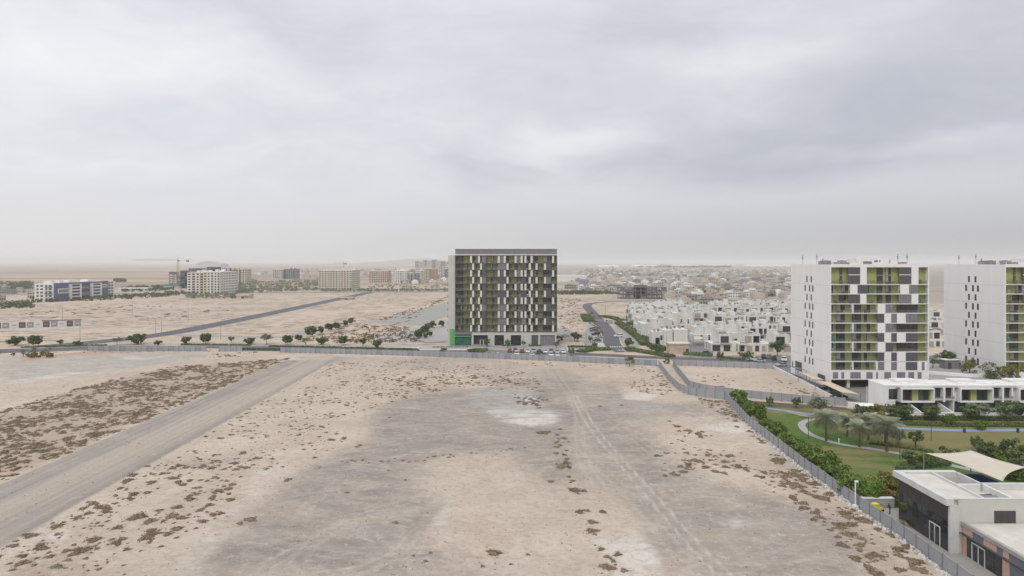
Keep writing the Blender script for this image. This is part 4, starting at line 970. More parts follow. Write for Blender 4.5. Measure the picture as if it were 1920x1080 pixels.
for k, px, py, s, lb in (('spread', 1537, 783, .85, 'wide grey green tree over the end of the sandy bed'), ('round', 1613, 792, .85, 'dark rounded tree next to the kiosk'), ('yellow', 1642, 793, .95, 'yellowish green tree between two dark ones by the row houses'),
        ('round', 1670, 790, .8, 'dark tree before the blank end of the row houses'), ('round2', 1695, 790, .72, 'dark spreading tree before the first garden wall'), ('round2', 1747, 790, .7, 'tree overhanging the garden wall of the first unit'),
        ('bush', 1776, 798, .75, 'bright green tree in front of the sloping party wall'), ('round2', 1820, 789, .72, 'broad tree before the second row house'), ('spread', 1836, 790, .8, 'dusty tree at the corner of the second unit'),
        ('bush2', 1838, 806, .62, 'small round tree standing on the hedge strip'), ('sparse', 1890, 792, 1.1, 'thin bare looking tree against the garden wall'), ('round2', 1888, 788, .85, 'flat topped tree before the third unit'), ('round', 1915, 788, .9, 'dark tree at the frame edge beside the garden wall'),
        ('small', 1684, 834, 1.1, 'round tree right of the tallest palm'), ('small', 1717, 838, 1.2, 'small round tree on the brown lawn'), ('small', 1443, 763, .9, 'small young tree by the inner hoarding'), ('small', 1493, 766, 1.0, 'young lollipop tree near the tan canopies'),
        ('round', 1704, 876, .6, 'dark tree beside the shade sail post'), ('bush', 1733, 873, .7, 'bushy tree just behind the sail post'), ('shrub', 1782, 860, 1.9, 'round shrub tree on the lawn above the sail'),
        ('small', 1831, 846, 1.0, 'narrow dark conifer shaped tree above the sail peak')):
    x, y = G(px, py); tree('garden_tree', k, x, y, s, lb, 'tree', 'trees in the park')
for i, (px, py, s, k) in enumerate(((1850, 858, 1.2, 'round'), (1875, 866, 1.2, 'bush'), (1905, 862, 1.4, 'round'), (1925, 872, 1.3, 'round2'), (1890, 885, 1.1, 'bush2'), (1918, 893, 1.2, 'round'), (1938, 905, 1.2, 'bush'), (1870, 848, 1.0, 'bush2'), (1935, 850, 1.3, 'bush'))):
    x, y = G(px, py + 14); tree('garden_tree', k, x, y, s * .72, 'dense green tree in the thicket behind the cream sail', 'tree', 'thicket behind the cream sail')
for i, (px, py, s, k) in enumerate(((1640, 925, .8, 'bush'), (1668, 928, .9, 'rust'), (1655, 915, .9, 'yellow'), (1690, 905, .9, 'rust'), (1676, 912, .8, 'bush2'), (1625, 932, .8, 'bush2'))):
    x, y = G(px, py + 12); tree('garden_shrub', k, x, y, s * .9, 'mixed green and rusty shrub behind the planter wall of the pavilion', 'shrub', 'shrubs beside the pavilion')
def hedge(name, pts, w, h, label, m=LH, dens=26, cat='hedge', ls=.17, group='clipped hedges'):
    d = arclen(pts)[-1]; n = int(d * w * dens); r = np.random.default_rng(int(d * 100)); P = []; N_ = []
    bx, by = pts[0]
    core = MB()
    for a, b in zip(pts, pts[1:]):
        dd = Vector((b[0] - a[0], b[1] - a[1])).normalized(); nn = Vector((-dd.y, dd.x)) * (w / 2 - .15)
        q4 = [(a[0] - nn.x - bx, a[1] - nn.y - by), (b[0] - nn.x - bx, b[1] - nn.y - by), (b[0] + nn.x - bx, b[1] + nn.y - by), (a[0] + nn.x - bx, a[1] + nn.y - by)]
        core.prism(q4, 0, h - .15, LH)
    for i in range(n):
        s = r.uniform(0, d); a = along(pts, s); b = along(pts, min(s + .3, d)); c0 = along(pts, max(s - .3, 0)); dd = Vector((b[0] - c0[0], b[1] - c0[1])).normalized(); t = r.uniform(-1, 1)
        side = r.random() < .45; z = r.uniform(.05, h) if side else h + r.uniform(-.14, .12); t = math.copysign(1, t) * r.uniform(.92, 1.04) if side else t
        P.append((a[0] - dd.y * t * w / 2 - bx, a[1] + dd.x * t * w / 2 - by, z)); N_.append((-dd.y * t * 1.5, dd.x * t * 1.5, .3) if side else (0, 0, 1))
    P = np.array(P); Nn = np.array(N_) + r.normal(0, .5, (n, 3)); Nn /= np.linalg.norm(Nn, axis=1)[:, None]; a = np.cross(Nn, r.normal(0, 1, (n, 3))); a /= np.linalg.norm(a, axis=1)[:, None]; b = np.cross(Nn, a); s = ls * r.uniform(.6, 1.4, (n, 1))
    V = np.stack([P - a * s, P - b * s * .7, P + a * s, P + b * s * .7], 1)
    root = empty(name, (bx, by, 0)); tag(root, label, cat, group)
    link('foliage', leaf_mesh('foliage', V, r.uniform(.1, .9, n), m), root); o = core.build('stems', root); return root
hedge('hedge', [(93, 163.2), (120, 162), (160, 162)], 1.6, 1.1, 'dark hedge along the foot of the white garden walls')
hedge('hedge', [(93.5, 158.6), (106, 156.5), (124, 156.3), (160, 156)], 2.4, .6, 'low bright green strip beside the blue running track', LG)
hedge('hedge', [(78.8, 141.2), (84, 138), (88.5, 134.5)], 1.1, .5, 'low curved olive hedge behind the tallest palm', LH)
hedge('hedge', [(86, 127), (78, 124.5), (74, 121.5)], 2.6, .9, 'dark shrub bank in front of the shade sail', LD)
hedge('hedge', [(66, 104.6), (61.5, 105)], 1.0, 1.2, 'hedge on top of the planter beside the pavilion', LG)
for pts, w, h, lb in (([G(1088, 661), G(1110, 657), G(1143, 656)], 5, 1.0, 'rounded hedge bed left of the villa road mouth'), ([G(1178, 655), G(1200, 660), G(1225, 664), G(1260, 670)], 4.5, 1.0, 'sweeping hedge bed right of the villa road mouth'),
        ([G(1282, 665), G(1335, 668)], 4, 1.0, 'hedge right of the pink gatehouse'), ([G(1345, 671), G(1395, 676)], 3, .7, 'thin low hedge strip below the villa terrace'),
        ([G(1128, 594), G(1150, 597), G(1168, 603), G(1176, 610)], 6, 1.2, 'tree like hedge strip at the bend of the villa road'), ([G(1160, 607), G(1180, 620), G(1200, 635), G(1212, 648)], 5.5, 1.5, 'long diagonal hedge between road and villas'),
        ([G(1219, 650), G(1247, 658)], 4, 1.6, 'dark hedge left of the gatehouse'), ([G(1097, 592), G(1104, 604)], 7, 1.6, 'bright hedge block left of the road bend'),
        ([(-37, 297.5), (-20, 297.5)], 1.4, .8, 'hedge along the planter of the dark block'), ([(-17, 291), (-11, 290.5)], 3.0, .8, 'clipped hedge island before the entrance steps'), ([(-17, 285.5), (-12, 285)], 3.5, .8, 'hedge island near the hoarding before the dark block'),
        ([(-92, 296.5), (-60, 292), (-42, 288.5)], 2.2, .8, 'long hedge strip behind the hoarding left of the block'), ([(26, 298.5), (41, 298)], 1.5, 1.2, 'hedge above the ramp right of the dark block'),
        ([(-5, 306.3), (2, 306.3)], 1.0, .7, 'little hedge at the shop fronts'), ([(8, 305.5), (14, 305.5)], 1.0, .7, 'little hedge at the grey shutters')):
    hedge('hedge', pts, w, h, lb, dens=9, ls=.32)
# street trees: px of the foot, scale
ST = [(34, 646, 1.25), (70, 648, 1.15), (115, 647, .9), (148, 647, .7), (218, 645, .8), (255, 644, 1.45), (300, 645, 1.1), (347, 643, 1.0), (387, 642, 1.0), (428, 642, .8), (467, 644, .9), (498, 645, 1.0), (537, 645, 1.0), (568, 646, .85), (602, 645, 1.2), (641, 646, 1.0), (677, 649, 1.05), (709, 650, .95)]
for i, (px, py, s) in enumerate(ST):
    x, y = G(px, py + 1.5); tree('street_tree', ['streetb', 'street', 'round', 'streetb', 'spread', 'street', 'yellow'][i % 7] if i not in (0, 5, 6) else 'streetb', x + R.uniform(-1, 1), y + R.uniform(-1.5, 1.5), s * R.uniform(.85, 1.25) * (.75 if i % 7 in (2, 4, 6) else 1), 'low round street tree on the verge of the street behind the hoardings', 'tree', 'street trees along the verge')
for pts, lb in (([G(340, 647), G(470, 648)], 'low dark hedge strip left of the mesh fence, between street trees'), ([G(505, 650), G(640, 652)], 'low dark hedge strip behind the long hoarding, below the diagonal tree row'), ([G(645, 653), G(770, 656)], 'low hedge strip behind the hoarding left of the long planter'), ([G(40, 652), G(200, 648)], 'thin hedge line on the far side of the street at the west end')):
    hedge('hedge', pts, 1.8, .6, lb, LD, dens=7, ls=.3)
for i, (px, py, s) in enumerate([(582, 631, 1.5), (601, 626, 1.1), (617, 621, 1.2), (631, 618, 1.15), (647, 612, 1.0), (659, 608, 1.1), (560, 640, .9)]):
    x, y = G(px, py); tree('street_tree', 'street', x, y, s * .95, 'tree in the diagonal row above the pale lane', 'tree', 'diagonal row of trees by the pale lane')
for i, (px, py, s) in enumerate([(784, 634, 1.2), (790, 629, 1.1), (797, 625, 1.2), (803, 620, 1.25), (811, 615, 1.2), (828, 613, 1.1), (797, 635, .8), (806, 631, .8)]):
    x, y = G(px, py); tree('street_tree', 'street', x, y, s * .9, 'tree in the short row just left of the dark block', 'tree', 'row of trees beside the dark block')
for i, (px, py, k, s, lb) in enumerate([(913, 650, 'small', 1.3, 'tree before the entrance of the dark block'), (952, 652, 'small', 1.2, 'tree at the left end of the parked cars'), (982, 650, 'small', .9, 'slim tree behind the parked cars'), (1043, 653, 'small', 1.1, 'tree at the right corner of the dark block'),
        (1048, 641, 'rust', 1.2, 'reddish tree beside the sunken courtyard'), (1077, 640, 'round', .9, 'dark tree on the right of the sunken courtyard'), (1084, 641, 'round', .8, 'second dark tree by the courtyard wall'), (1071, 668, 'small', 1.2, 'tree on the pavement left of the road mouth'),
        (1115, 656, 'small', 1.1, 'small tree beside the white van'), (1179, 651, 'street', 1.1, 'round tree at the start of the diagonal hedge'), (1107, 642, 'small', 1, 'small tree between parked cars on the road'), (1180, 687, 'yellow', .8, 'yellow green bush growing against the long hoarding'),
        (1250, 682, 'bush', .5, 'dark bush where the hoardings meet'), (1351, 676, 'small', 1.2, 'round tree on the strip before the villa terrace'), (1405, 679, 'small', 1.4, 'tree beside the white car near the tower'), (1457, 668, 'round', 1.25, 'large dark tree before the villa near the tower'),
        (1393, 671, 'shrub', 2.0, 'spreading shrub before the villa terrace'), (917, 668, 'shrub', 1.4, 'shrub just behind the hoarding'), (1450, 679, 'small', .9, 'small tree by the parked dark cars'), (885, 664, 'shrub', 2, 'dark shrub on the planter end before the block'), (832, 660, 'shrub', 1.5, 'shrub by the long planter')]):
    x, y = G(px, py); tree('street_tree', k, x, y, s, lb, 'tree', 'small trees round the dark block and villa road')
for px, py, k, s, lb in ((1749, 690, 'sparse', 1.2, 'thin palm like tree in the gap between the towers'), (1755, 680, 'round', .8, 'dark tree between the two white towers'), (1779, 688, 'round', 1.1, 'dark tree at the back edge of the second tower'), (1771, 678, 'round2', .7, 'low tree behind the brown planter'),
        (1805, 703, 'sparse', .9, 'pale small tree on the plaza'), (1824, 706, 'yellow', 1.05, 'yellow green round tree on the plaza'), (1818, 700, 'sparse', 1.2, 'slim palm against the second tower wall'), (1855, 708, 'sparse', 1.25, 'pale flowering tree on the plaza'), (1862, 710, 'shrub', 2.2, 'grey green shrub under the flowering tree'), (1882, 713, 'yellow', .9, 'yellow green tree beside the flowering tree'), (1905, 714, 'yellow', 1.0, 'yellow green tree nearest the balconies of the second tower')):
    s_ = (py - HZ) / 37.1; x, y = (px - 960) / s_, F / s_; tree('plaza_tree', k, x, y, s, lb, 'tree', 'trees on the tower plaza', z=2.9 if y < 236 else 0)
o = MB(); o.box(0, 12, 0, 1.5, 0, 1.5, mat('rust_brown_wall', (.20, .10, .06), .8)); o.box(-.1, 12.1, -.1, 1.6, 1.502, 1.6, M_slab)
tag(o.build('planter', loc=(134, 226, 2.9)), 'rust brown planter wall between the white towers', 'planter', 'concrete planters by the buildings')
o = MB(); o.prism([(0, 0), (9, -6), (14, -8), (21, -8), (21, -6.5), (14, -6.5), (9.5, -4.6), (.6, 1)], 0, .9, M_slab)
tag(o.build('planter', loc=(134.5, 215, 2.9)), 'curved white plaza planter in front of the second tower', 'planter', 'concrete planters by the buildings')
o = MB(); o.box(0, 5, 0, 3, 0, 3, M_greyp); o.box(-.15, 5.15, -.15, 3.15, 3.0, 3.2, M_slab); o.box(1, 2.2, -.05, -.003, 0, 2.2, M_frame)
tag(o.build('service_hut', loc=(150.9, 223, 2.9)), 'small grey service hut at the foot of the second tower', 'hut')
o = MB(); o.box(0, 5.4, 0, .8, 0, 1.4, M_pave); o.box(0, 5.4, -.05, .85, 1.402, 1.5, M_trim); tag(o.build('planter', loc=(57.0, 104.4, 0)), 'low concrete planter wall between the bent hoarding and the pavilion', 'planter', 'concrete planters by the buildings')

# ------------------------------------------------------------------ desert scrub on the open lot
def shrub_tmpl(seed, n, olive):
    r = np.random.default_rng(seed); k = n; ang = r.uniform(0, 6.283, k); rad = np.sqrt(r.uniform(0, 1, k)); lob = 1 + .28 * np.sin(ang * 3 + seed) + .18 * np.sin(ang * 5 + seed * 2)
    lob = lob * (1 + r.normal(0, .13, k)); x = np.cos(ang) * rad * lob; y = np.sin(ang) * rad * lob; z = (1 - rad ** 2) * r.uniform(.1, 1.0, k) * .42 + .04
    P = np.stack([x, y, z], 1); Nn = np.stack([x * .8, y * .8, np.full(k, .8)], 1) + r.normal(0, .6, (k, 3)); Nn /= np.linalg.norm(Nn, axis=1)[:, None]
    a = np.cross(Nn, r.normal(0, 1, (k, 3))); a /= np.linalg.norm(a, axis=1)[:, None]; b = np.cross(Nn, a); s = .10 * r.uniform(.5, 1.4, (k, 1)) * (90 / n) ** .3
 
    Vq = [np.stack([P - a * s, P - b * s * .5, P + a * s, P + b * s * .5], 1)]; nr, ns = (4, 14) if n > 80 else (2, 9)
    hh = r.uniform(.75, 1.15, (nr + 1, ns)); rr_ = r.uniform(.88, 1.08, (nr + 1, ns)); D = []
    def pt(i, j):
        j %= ns; q = i / nr; t = 6.283 * j / ns; lb = 1 + .28 * math.sin(t * 3 + seed) + .18 * math.sin(t * 5 + seed * 2)
        return (math.cos(t) * q * lb * rr_[i, j] * .8, math.sin(t) * q * lb * rr_[i, j] * .8, (1 - q ** 2) * .34 * hh[i, j if i else 0] - .01)
    for i in range(nr):
        for j in range(ns): D.append([pt(i, j), pt(i + 1, j), pt(i + 1, j + 1), pt(i, j + 1)])
    Vq.append(np.array(D)); V = np.concatenate(Vq); return V, np.clip(r.normal(.5, .22, len(V)), 0, 1)
TM = [shrub_tmpl(i, 110, 0) for i in range(6)]; TMs = [shrub_tmpl(20 + i, 46, 0) for i in range(8)]
SH_ME = [leaf_mesh('desert_shrub', V, T, LB if i % 3 else LO) for i, (V, T) in enumerate(TM)]
# density zones in the photograph's ground coordinates: polygon, shrubs per m2, size range, clump
ZN = [(PX((-60, 800), (0, 772), (150, 727), (320, 688), (540, 672), (548, 678), (330, 778), (0, 905), (-60, 930)), .62, (.35, 1.5)),
      (PX((-60, 1040), (90, 985), (280, 870), (420, 850), (470, 870), (430, 960), (330, 1010), (280, 1090), (-60, 1090)), .26, (.3, 1.25)),
      (PX((340, 850), (480, 740), (640, 672), (660, 690), (640, 760), (660, 820), (600, 880), (440, 880), (330, 862)), .22, (.22, .85)),
      (PX((640, 680), (820, 672), (1000, 700), (1030, 735), (860, 728), (740, 755), (600, 790), (640, 720)), .20, (.22, .85)),
      (PX((700, 708), (1010, 700), (1015, 716), (1010, 728), (900, 722), (800, 740), (700, 755)), .16, (.4, 1.3)),
      (PX((960, 738), (1025, 745), (1030, 760), (970, 762)), .3, (.5, 1.3)), (PX((1020, 795), (1070, 830), (1075, 890), (1100, 960), (1180, 1085), (1130, 1085), (1095, 960), (1040, 850)), .16, (.3, 1.0)),
      (PX((900, 676), (1240, 688), (1240, 705), (1120, 690), (930, 684)), .12, (.3, .9)), (PX((1170, 720), (1240, 700), (1270, 740), (1210, 745)), .22, (.4, 1.2)),
      (PX((1250, 790), (1350, 820), (1330, 870), (1250, 860)), .07, (.4, 1.0)), (PX((1230, 846), (1330, 842), (1420, 850), (1500, 905), (1540, 940), (1460, 930), (1390, 880), (1240, 895)), .26, (.4, 1.3)),
      (PX((1420, 850), (1470, 850), (1620, 965), (1780, 1085), (1640, 1085), (1540, 985), (1500, 960)), .5, (.35, 1.35)), (PX((1300, 745), (1360, 752), (1410, 800), (1440, 840), (1380, 800)), .5, (.3, 1.2)),
      (PX((370, 665), (480, 660), (480, 668), (400, 672)), .25, (.4, 1.2)), (PX((1290, 700), (1440, 715), (1540, 745), (1520, 755), (1300, 735)), .045, (.4, 1.1)), (PX((1440, 705), (1500, 725), (1560, 752), (1540, 755)), .2, (.4, 1.2)),
      (PX((60, 655), (400, 656), (400, 660), (60, 662)), .12, (.4, 1.0)), (PX((600, 900), (500, 880), (700, 800), (1000, 820), (1060, 900), (700, 1085)), .004, (.3, .8))]
pts = []
for poly, dens, (s0, s1) in ZN:
    xs = [p[0] for p in poly]; ys_ = [p[1] for p in poly]; ar = (max(xs) - min(xs)) * (max(ys_) - min(ys_)); n = int(ar * dens * 1.5)
    x = RN.uniform(min(xs), max(xs), n); y = RN.uniform(min(ys_), max(ys_), n); ok = inpoly(x, y, poly); x, y = x[ok], y[ok]
    keep = np.array([mnoise.noise((a * .11, b * .11, 3.0)) > -.14 + RN.uniform(-.3, .3) for a, b in zip(x, y)]) if len(x) else np.zeros(0, bool)
    for a, b in zip(x[keep], y[keep]): pts.append((a, b, (s0 + (s1 - s0) * RN.random() ** 2.6) * .82))
HAND = [(1043, 850, .8), (1050, 835, .9), (1046, 828, .7), (1063, 861, .9), (1022, 812, 1.4), (1012, 812, 1.2), (1050, 805, .7), (1045, 816, .7), (1033, 903, .9), (1066, 894, .8), (1070, 905, .6), (1127, 1030, .7), (1150, 1052, .6), (1147, 1066, .9), (1170, 1070, .8), (1062, 868, 1.2), (1000, 757, 1.3), (985, 757, 1.2), (1010, 765, 1.0), (1018, 750, .9), (1062, 845, .7), (1058, 853, .9), (905, 1062, .5), (958, 1058, .4), (740, 860, .5), (990, 1040, .5), (1165, 760, .8), (1125, 762, .9), (650, 760, 1.0), (730, 783, .7), (602, 800, 1.0), (620, 825, 1.1), (645, 823, .9), (675, 835, .8), (590, 858, .9), (1270, 800, 1.2), (1310, 815, 1.4), (1290, 808, 1.2), (1255, 790, .8), (927, 1037, 1.25), (807, 1037, .5), (775, 1042, .4), (798, 1052, .45), (1055, 875, 1.6), (1058, 822, 1), (1130, 960, 1.0), (1100, 958, .8), (1078, 920, 1.4), (1095, 921, .9), (1087, 960, 1.0), (1110, 996, 1.2), (1133, 1062, 1), (1158, 1040, .8), (1140, 1045, .8), (1546, 936, 1.5), (1112, 980, 1.1),
        (450, 982, .8), (470, 975, 1.3), (540, 900, 1.0), (420, 912, .7), (322, 968, 1.4), (275, 1008, 1.5), (60, 1005, 1.0), (175, 945, 1.2), (258, 970, 1.6), (282, 978, 1.3), (150, 1035, 1.4), (480, 860, 1.1), (380, 875, 1.2), (455, 850, 1.2), (1280, 885, 1), (1263, 890, .9), (1358, 888, 1.1), (1695, 982, 1.6), (1620, 975, 1.3), (1590, 970, 1.1)]
for px, py, s in HAND: x, y = G(px, py); pts.append((x, y, s * .85))
for px in range(640, 1000, 9):
    if R.random() < .55: x, y = G(px, 862 - (px - 760) * .09 if px > 800 else 862 - (px - 880) * -.0 + (880 - px) * .02); pts.append((x + R.uniform(-.5, .5), y + R.uniform(-1, 1), R.uniform(.25, .55)))
# scrub strips between road blocks further out
for poly, dens, (s0, s1) in [(PX((560, 640), (660, 605), (760, 612), (790, 640)), .02, (1, 2.2)), (PX((560, 640), (790, 620), (790, 642)), .05, (.8, 2.0)), (PX((340, 600), (600, 565), (600, 572), (345, 612)), .0, (1, 2)),
                       (PX((0, 590), (250, 572), (330, 575), (100, 598)), .006, (1, 2.6)), (PX((250, 595), (440, 575), (440, 582), (330, 600)), .008, (1, 2.4)), (PX((720, 612), (800, 575), (842, 552), (838, 560), (760, 608)), .02, (1, 2.2)), (PX((1050, 560), (1090, 556), (1090, 640), (1050, 640)), .02, (.8, 1.8))]:
    xs = [p[0] for p in poly]; ys_ = [p[1] for p in poly]; n = int((max(xs) - min(xs)) * (max(ys_) - min(ys_)) * dens)
    x = RN.uniform(min(xs), max(xs), n); y = RN.uniform(min(ys_), max(ys_), n); ok = inpoly(x, y, poly)
    for a, b in zip(x[ok], y[ok]): pts.append((a, b, s0 + (s1 - s0) * RN.random() ** 2))
pts = [p for p in pts if not (-92.8 < p[0] < -71.5 and p[1] < 262)]
pts.sort(key=lambda p: -(p[2] ** 1.0) / p[1]); print('shrubs', len(pts))
def vis(p):
    u = 960 + p[0] * F / p[1]; return 5 < u < 1915 and p[1] > 82.5
big = []; rest = []
for p in pts: (big if (len(big) < 290 and vis(p)) else rest).append(p)
for i, (x, y, s) in enumerate(big):
    o = link('desert_shrub', SH_ME[i % 6], None, (x, y, 0), R.uniform(0, 6.28)); o.scale = (s * R.uniform(.9, 1.35), s * R.uniform(.7, 1.0), s * 1.05)
    tag(o, 'low dry brown shrub on the sand of the open lot', 'shrub', 'dry shrubs scattered over the open lot')
def merge_inst(name, P, tm, m, zs=1.0):
    VV = []; TT = []
    for i, (x, y, s) in enumerate(P):
        V, T = tm[i % len(tm)]; a = RN.uniform(0, 6.28); c_, s_ = math.cos(a), math.sin(a); Q = V.copy(); sx, sy = s * RN.uniform(.9, 1.4), s * RN.uniform(.65, 1.0)
        Q[..., 0] *= sx; Q[..., 1] *= sy; Q[..., 2] *= s * zs; X_ = Q[..., 0] * c_ - Q[..., 1] * s_ + x; Y_ = Q[..., 0] * s_ + Q[..., 1] * c_ + y; Q[..., 0] = X_; Q[..., 1] = Y_; VV.append(Q); TT.append(np.clip(T * .7 + RN.uniform(0, .3), 0, 1))
    return link(name, leaf_mesh(name, np.concatenate(VV), np.concatenate(TT), m))
def stones(n, fx, s0, s1, name, label):
    V = []; T = []
    for i in range(n):
        x, y = fx(); a, b, h = RN.uniform(s0, s1, 3); h *= .7; t = RN.uniform(0, 3); c_, s_ = math.cos(t), math.sin(t)
        P = [(x + (u * a * c_ - v * b * s_) * .5, y + (u * a * s_ + v * b * c_) * .5, w * h) for w, k in ((0, 1), (1, .6)) for u, v in ((-k, -k), (k, -k), (k, k), (-k, k))]
        for q in ((0, 1, 5, 4), (1, 2, 6, 5), (2, 3, 7, 6), (3, 0, 4, 7), (4, 5, 6, 7)): V.append([P[j] for j in q]); 
        T += [RN.uniform(0, 1)] * 5
    stuff(link(name, leaf_mesh(name, np.array(V), np.array(T), leafmat('stone_' + name, *(((.2, .17, .145), (.48, .44, .39)) if 'loose' in name else ((.3, .28, .26), (.66, .65, .62)))))), label, 'stones')
def rnd_lot():
    while True:
        y = RN.uniform(80, 230); x = RN.uniform(-.8 * y, 52)
        if RN.random() < .5 or mnoise.noise((x * .06, y * .06, 9)) > .15: return x, y
stones(3200, rnd_lot, .06, .24, 'loose_stones', 'small loose stones and litter scattered over the sand of the lot')
def rnd_fence():
    y = RN.uniform(66, 150); x = np.interp(y, [66, 83, 92, 104, 123, 135, 156], [55.8, 56.1, 56.5, 56.2, 56.4, 57, 58]); return x - abs(RN.normal(0, .45)) - .15, y
stones(620, rnd_fence, .15, .55, 'broken_concrete', 'broken white concrete lumps along the foot of the near hoarding')
stuff(merge_inst('dry_scrub', rest[::2] + rest[1::4], TMs, LB), 'dense patches of small dry brown scrub over the sand', 'scrub')
stuff(merge_inst('olive_scrub', rest[3::4], TMs, LO), 'thin patches of olive scrub mixed over the sand', 'scrub')
# ------------------------------------------------------------------ street lamps
def lamp_proto(h, double):
    root = empty('street_lamp', (0, 0, 0)); MB().tube([(0, 0, 0), (0, 0, h)], [.13, .07], M_post, 6).build('pole', root)
    a = MB(); 
    for s in ((-1, 1) if double else (1,)): a.tube([(0, 0, h - .1), (s * .8, 0, h + .25), (s * 1.6, 0, h + .3)], .05, M_post, 5)
    a.build('arm', root)
    for s in ((-1, 1) if double else (1,)): MB().box(s * 1.4, s * 2.2, -.14, .14, h + .22, h + .36, M_greyp).build('lamp_head', root)
    return root
LP = [(150, 641, 10, 'tall thin lamp post by the tree at the left bend of the street'), (292, 632, 10, 'lamp post where the dark road meets the street'), (303, 631, 10, 'lamp post just right of the road junction'), (414, 637, 10, 'lamp post among the street trees left of the mesh fence'),
      (353, 602, 10, 'lamp post on the sand beside the far dark road'), (248, 590, 10, 'far lamp post above the street junction'), (60, 598, 10, 'lamp post above the advertising boards'), (117, 604, 10, 'lamp post behind the boards near their end'),
      (1099, 655, 9, 'lamp post left of the villa road'), (1294, 671, 9, 'lamp post right of the gatehouse'), (1250, 660, 9, 'lamp post beside the white villa end wall'), (1388, 676, 8, 'lamp post before the villa terrace'), (982, 660, 7, 'lamp post among the cars before the dark block'),
      (1135, 590, 9, 'lamp post at the bend of the villa road'), (1200, 640, 7, 'lamp post along the diagonal hedge'), (1320, 640, 7, 'lamp post inside the villa street'), (690, 563, 9, 'far lamp post near the crossing road'), (870, 0, 0, ''), (1500, 548, 9, '')]
lp0 = lamp_proto(9.0, False); first = True
for px, py, h, lb in LP:
    if not lb: continue
    x, y = G(px, py); s = h / 9.0
    o = lp0 if first else copy_tree(lp0, (x, y, 0), R.choice([0, 3.14, 1.57])); o.location = (x, y, 0); o.scale = (1, 1, s); first = False; tag(o, lb, 'street lamp', 'thin street lamps')
for px, py, h, lb in ((1516, 822, 4.5, 'dark park lamp beside the curved path'), (1746, 826, 4, 'short park lamp on the brown lawn'), (1687, 862, 5.2, 'park lamp near the end of the garden path')):
    x, y = G(px, py); o = empty('park_lamp', (x, y, 0)); MB().tube([(0, 0, 0), (0, 0, h)], .07, M_metald, 6).build('pole', o); MB().tube([(0, 0, h), (0, 0, h + .35)], [.2, .14], M_metald, 8).build('lamp_head', o); tag(o, lb, 'park lamp', 'dark park lamps')
o = empty('camera_post', (55.9, 104.2, 0)); MB().tube([(0, 0, 0), (0, 0, 4.3)], .09, M_slab, 7).build('pole', o); MB().box(-.1, .45, -.12, .12, 4.2, 4.45, M_slab).box(.45, .5, -.08, .08, 4.25, 4.4, M_glass).build('camera_head', o); MB().box(-.35, .35, -.35, .35, 0, .5, M_slab).build('base', o)
tag(o, 'white camera post on a concrete base at the bend of the hoarding', 'camera post')
for px in (1797, 1896): x, y = G(px, 807); o = empty('litter_bin', (x, y - 2, 0)); MB().tube([(0, 0, 0), (0, 0, .95)], .3, M_metald, 8).build('bin_body', o); MB().tube([(0, 0, .96), (0, 0, 1.15)], [.34, .15], M_metald, 8).build('lid', o); tag(o, 'dark litter bin beside the blue track, %s' % ('by the small round tree' if px < 1850 else 'by the frame edge'), 'litter bin', 'litter bins on the running track')
o = empty('marker_bollard', G(1573, 832) + (0,)); MB().tube([(0, 0, 0), (0, 0, .9)], .09, M_slab, 6).build('post', o); MB().box(-.15, .15, -.1, .1, .9, 1.1, M_slab).build('cap', o); tag(o, 'small white marker on the edge of the curved path', 'bollard')

